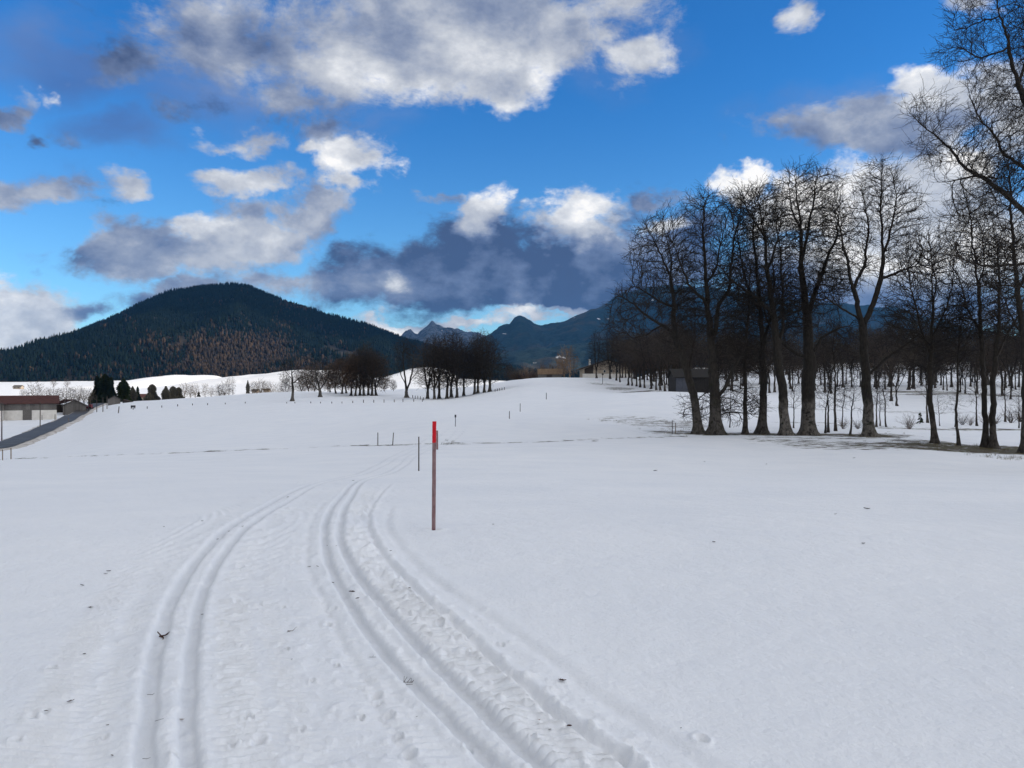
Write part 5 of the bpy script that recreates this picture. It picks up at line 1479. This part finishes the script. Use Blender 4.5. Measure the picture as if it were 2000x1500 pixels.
put_leaf(355, 1398, 9, 0, .2, 'small reddish leaf between the two grooves of the left track')
put_leaf(687, 1161, 13, 3, .5, 'dark leaf in the right track, upper of two close together')
put_leaf(698, 1174, 9, 3, .8, 'dark leaf in the right track, lower of two close together')
put_leaf(1686, 1063, 9, 0, .3, 'brown crumpled leaf alone on the smooth snow at far right')
put_leaf(1693, 995, 13, 3, 0, 'thin dark leaf sliver on the smooth snow at far right')
put_leaf(1044, 1363, 8, 3, 1.0, 'tiny dark leaf at the head of the crawler marks')
scraps = []
for i, (px, py, s_) in enumerate([(395, 1018, 6), (212, 1117, 9), (206, 1122, 7), (160, 1145, 9), (177, 1187, 9), (165, 1277, 8), (138, 1371, 13), (210, 1415, 7), (90, 1390, 8), (219, 1480, 8), (395, 1199, 8), (604, 1106, 7),
        (1632, 1005, 6), (1394, 1060, 8), (1280, 920, 8), (963, 1025, 5), (425, 1049, 5), (448, 1036, 5), (474, 1030, 5), (562, 972, 5), (620, 1109, 6), (650, 1133, 7), (657, 1070, 4), (640, 1061, 5), (800, 1161, 6), (763, 1079, 5),
        (1074, 1431, 6), (1330, 1425, 4), (1376, 902, 4), (1497, 907, 4), (865, 1263, 4), (822, 1192, 4), (570, 1290, 4), (320, 1030, 4), (690, 940, 5), (814, 1402, 4), (1668, 895, 5)]):
    scraps.append((px, py, put_leaf(px, py, s_, 2+i % 2, rng.uniform(-.6, .6), 'x', 'dark leaf scraps on the snow')))
def side_of(px, py):
    x, y = unproject(px, py); a = cd(c_l1, np.array([x]), np.array([y]))[0][0]; b_ = cd(c_l2, np.array([x]), np.array([y]))[0][0]
    c_ = cd(c_r1, np.array([x]), np.array([y]))[0][0]; d_ = cd(c_t, np.array([x]), np.array([y]))[0][0]
    return 'on smooth snow left of the tracks' if a < -.08 else 'inside the left ski track' if b_ < .08 else 'between the two ski tracks' if c_ < -.08 else 'inside the right ski track' if d_ < .1 else 'on smooth snow right of the tracks'
zones = {}
for q in scraps: zones.setdefault(side_of(q[0], q[1]), []).append(q)
for zn, lst in zones.items():
    for r_i, q in enumerate(sorted(lst, key=lambda t_: -t_[1])):
        q[2]['label'] = 'tiny dark leaf scrap, %s from the bottom, %s' % (NUM[r_i], zn)
def twig_obj(px, py, size_px, segs, label, mat):
    x, y = unproject(px, py); s_ = size_px/FPX*y
    m_ = MB()
    for (a, b_, r0, r1) in segs:
        m_.tube(tuple(q*s_ for q in a), tuple(q*s_ for q in b_), r0*s_, r1*s_, 6)
    return tag(m_.build('twig', mat, None, (x, y, surf(x, y)+.003)), label, 'twig')
twig_obj(319, 1237, 26, [((-.45, 0, .42), (-.15, 0, .1), .035, .05), ((-.15, 0, .1), (.1, .1, .12), .06, .05), ((.1, .1, .12), (.45, .05, .40), .05, .02), ((-.3, 0, .08), (.05, -.1, .03), .06, .04),
    ((.05, -.1, .03), (.2, -.5, .02), .04, .03), ((.1, .1, .12), (.5, .5, .3), .04, .02), ((-.15, 0, .1), (.05, -.1, .03), .05, .05)], 'forked reddish-brown twig lying in the left groove of the left track', M['leaf'])
twig_obj(570, 1233, 17, [((-.5, 0, .03), (.1, 0, .04), .04, .03), ((.1, 0, .04), (.5, .2, .45), .03, .01), ((-.1, 0, .04), (-.45, -.4, .03), .03, .02)], 'small thin twig on the snow between the two tracks', M['twig_warm'])
twig_obj(800, 1326, 25, [((-.45, 0, 0), (-.42, 0, .5), .02, .012), ((-.45, 0, 0), (-.2, .1, .4), .02, .012), ((-.2, 0, 0), (.1, 0, .35), .02, .01), ((.1, 0, 0), (.15, 0, .35), .02, .01), ((.15, 0, 0), (.5, .1, .28), .02, .01), ((-.5, 0, .02), (.4, 0, .02), .02, .02), ((-.2, -.5, .02), (.3, -.45, .02), .02, .01)],
    'tuft of withered stalks poking from the right track', M['twig_warm'])
twig_obj(295, 1352, 15, [((-.5, 0, .03), (.2, 0, .04), .03, .025), ((.2, 0, .04), (.5, 0, .25), .025, .01)], 'short dark twig at the left groove below the forked twig', M['darkleaf'])
twig_obj(312, 1412, 14, [((-.5, -.4, .03), (.5, .5, .06), .03, .02)], 'slanting dark twig beside the left groove near the bottom', M['darkleaf'])
twig_obj(285, 1473, 18, [((-.5, 0, .03), (.2, 0, .04), .025, .02), ((.2, 0, .04), (.5, .1, .14), .02, .01)], 'lowest dark twig in the left groove', M['darkleaf'])
twig_obj(728, 1286, 13, [((-.5, 0, .03), (.5, 0, .04), .03, .02), ((0, 0, .03), (.1, 0, .4), .02, .01)], 'little twig left of the withered stalks', M['darkleaf'])

# withered grass poking through the thin snow at the wood edge (uncountable)
GVv = []; GFf = []
def tuft(x, y, n_, h, sp_):
    z = gz(x, y)
    for i in range(n_):
        a = rng.uniform(0, 6.28); d = rng.rand()*sp_; bx, by = x+math.cos(a)*d, y+math.sin(a)*d
        la, lb = rng.normal(0, .35)*h, rng.normal(0, .35)*h; hq = h*rng.uniform(.5, 1)
        i0 = len(GVv); w_ = .006
        GVv.extend([(bx-w_, by, z-.03), (bx+w_, by, z-.03), (bx+la+w_*.4, by+lb, z+hq), (bx+la-w_*.4, by+lb, z+hq)])
        GFf.append((i0, i0+1, i0+2, i0+3))
for (px, Y, n_, w_) in [(1950, 53, 22, 2.5), (1985, 51, 26, 2), (1870, 56, 8, 3), (1930, 60, 40, 5), (1697, 68, 16, 3), (1400, 70, 16, 4), (1320, 76, 20, 6), (1250, 86, 18, 6), (1350, 86, 22, 8), (1850, 62, 30, 5), (1780, 84, 30, 10), (1740, 72, 8, 4), (880, 61, 6, 1.2)]:
    for q in range(n_):
        X0 = (px-1000)/FPX*Y
        tuft(X0+rng.normal(0, w_*.6), Y+rng.normal(0, 1.1), 9, rng.uniform(.06, .26), .22)
tag(link('grass', mesh_np('grass', np.array(GVv), np.array(GFf), M['grass'])), 'withered grass poking through thin snow at the wood edge', 'grass', kind='stuff')
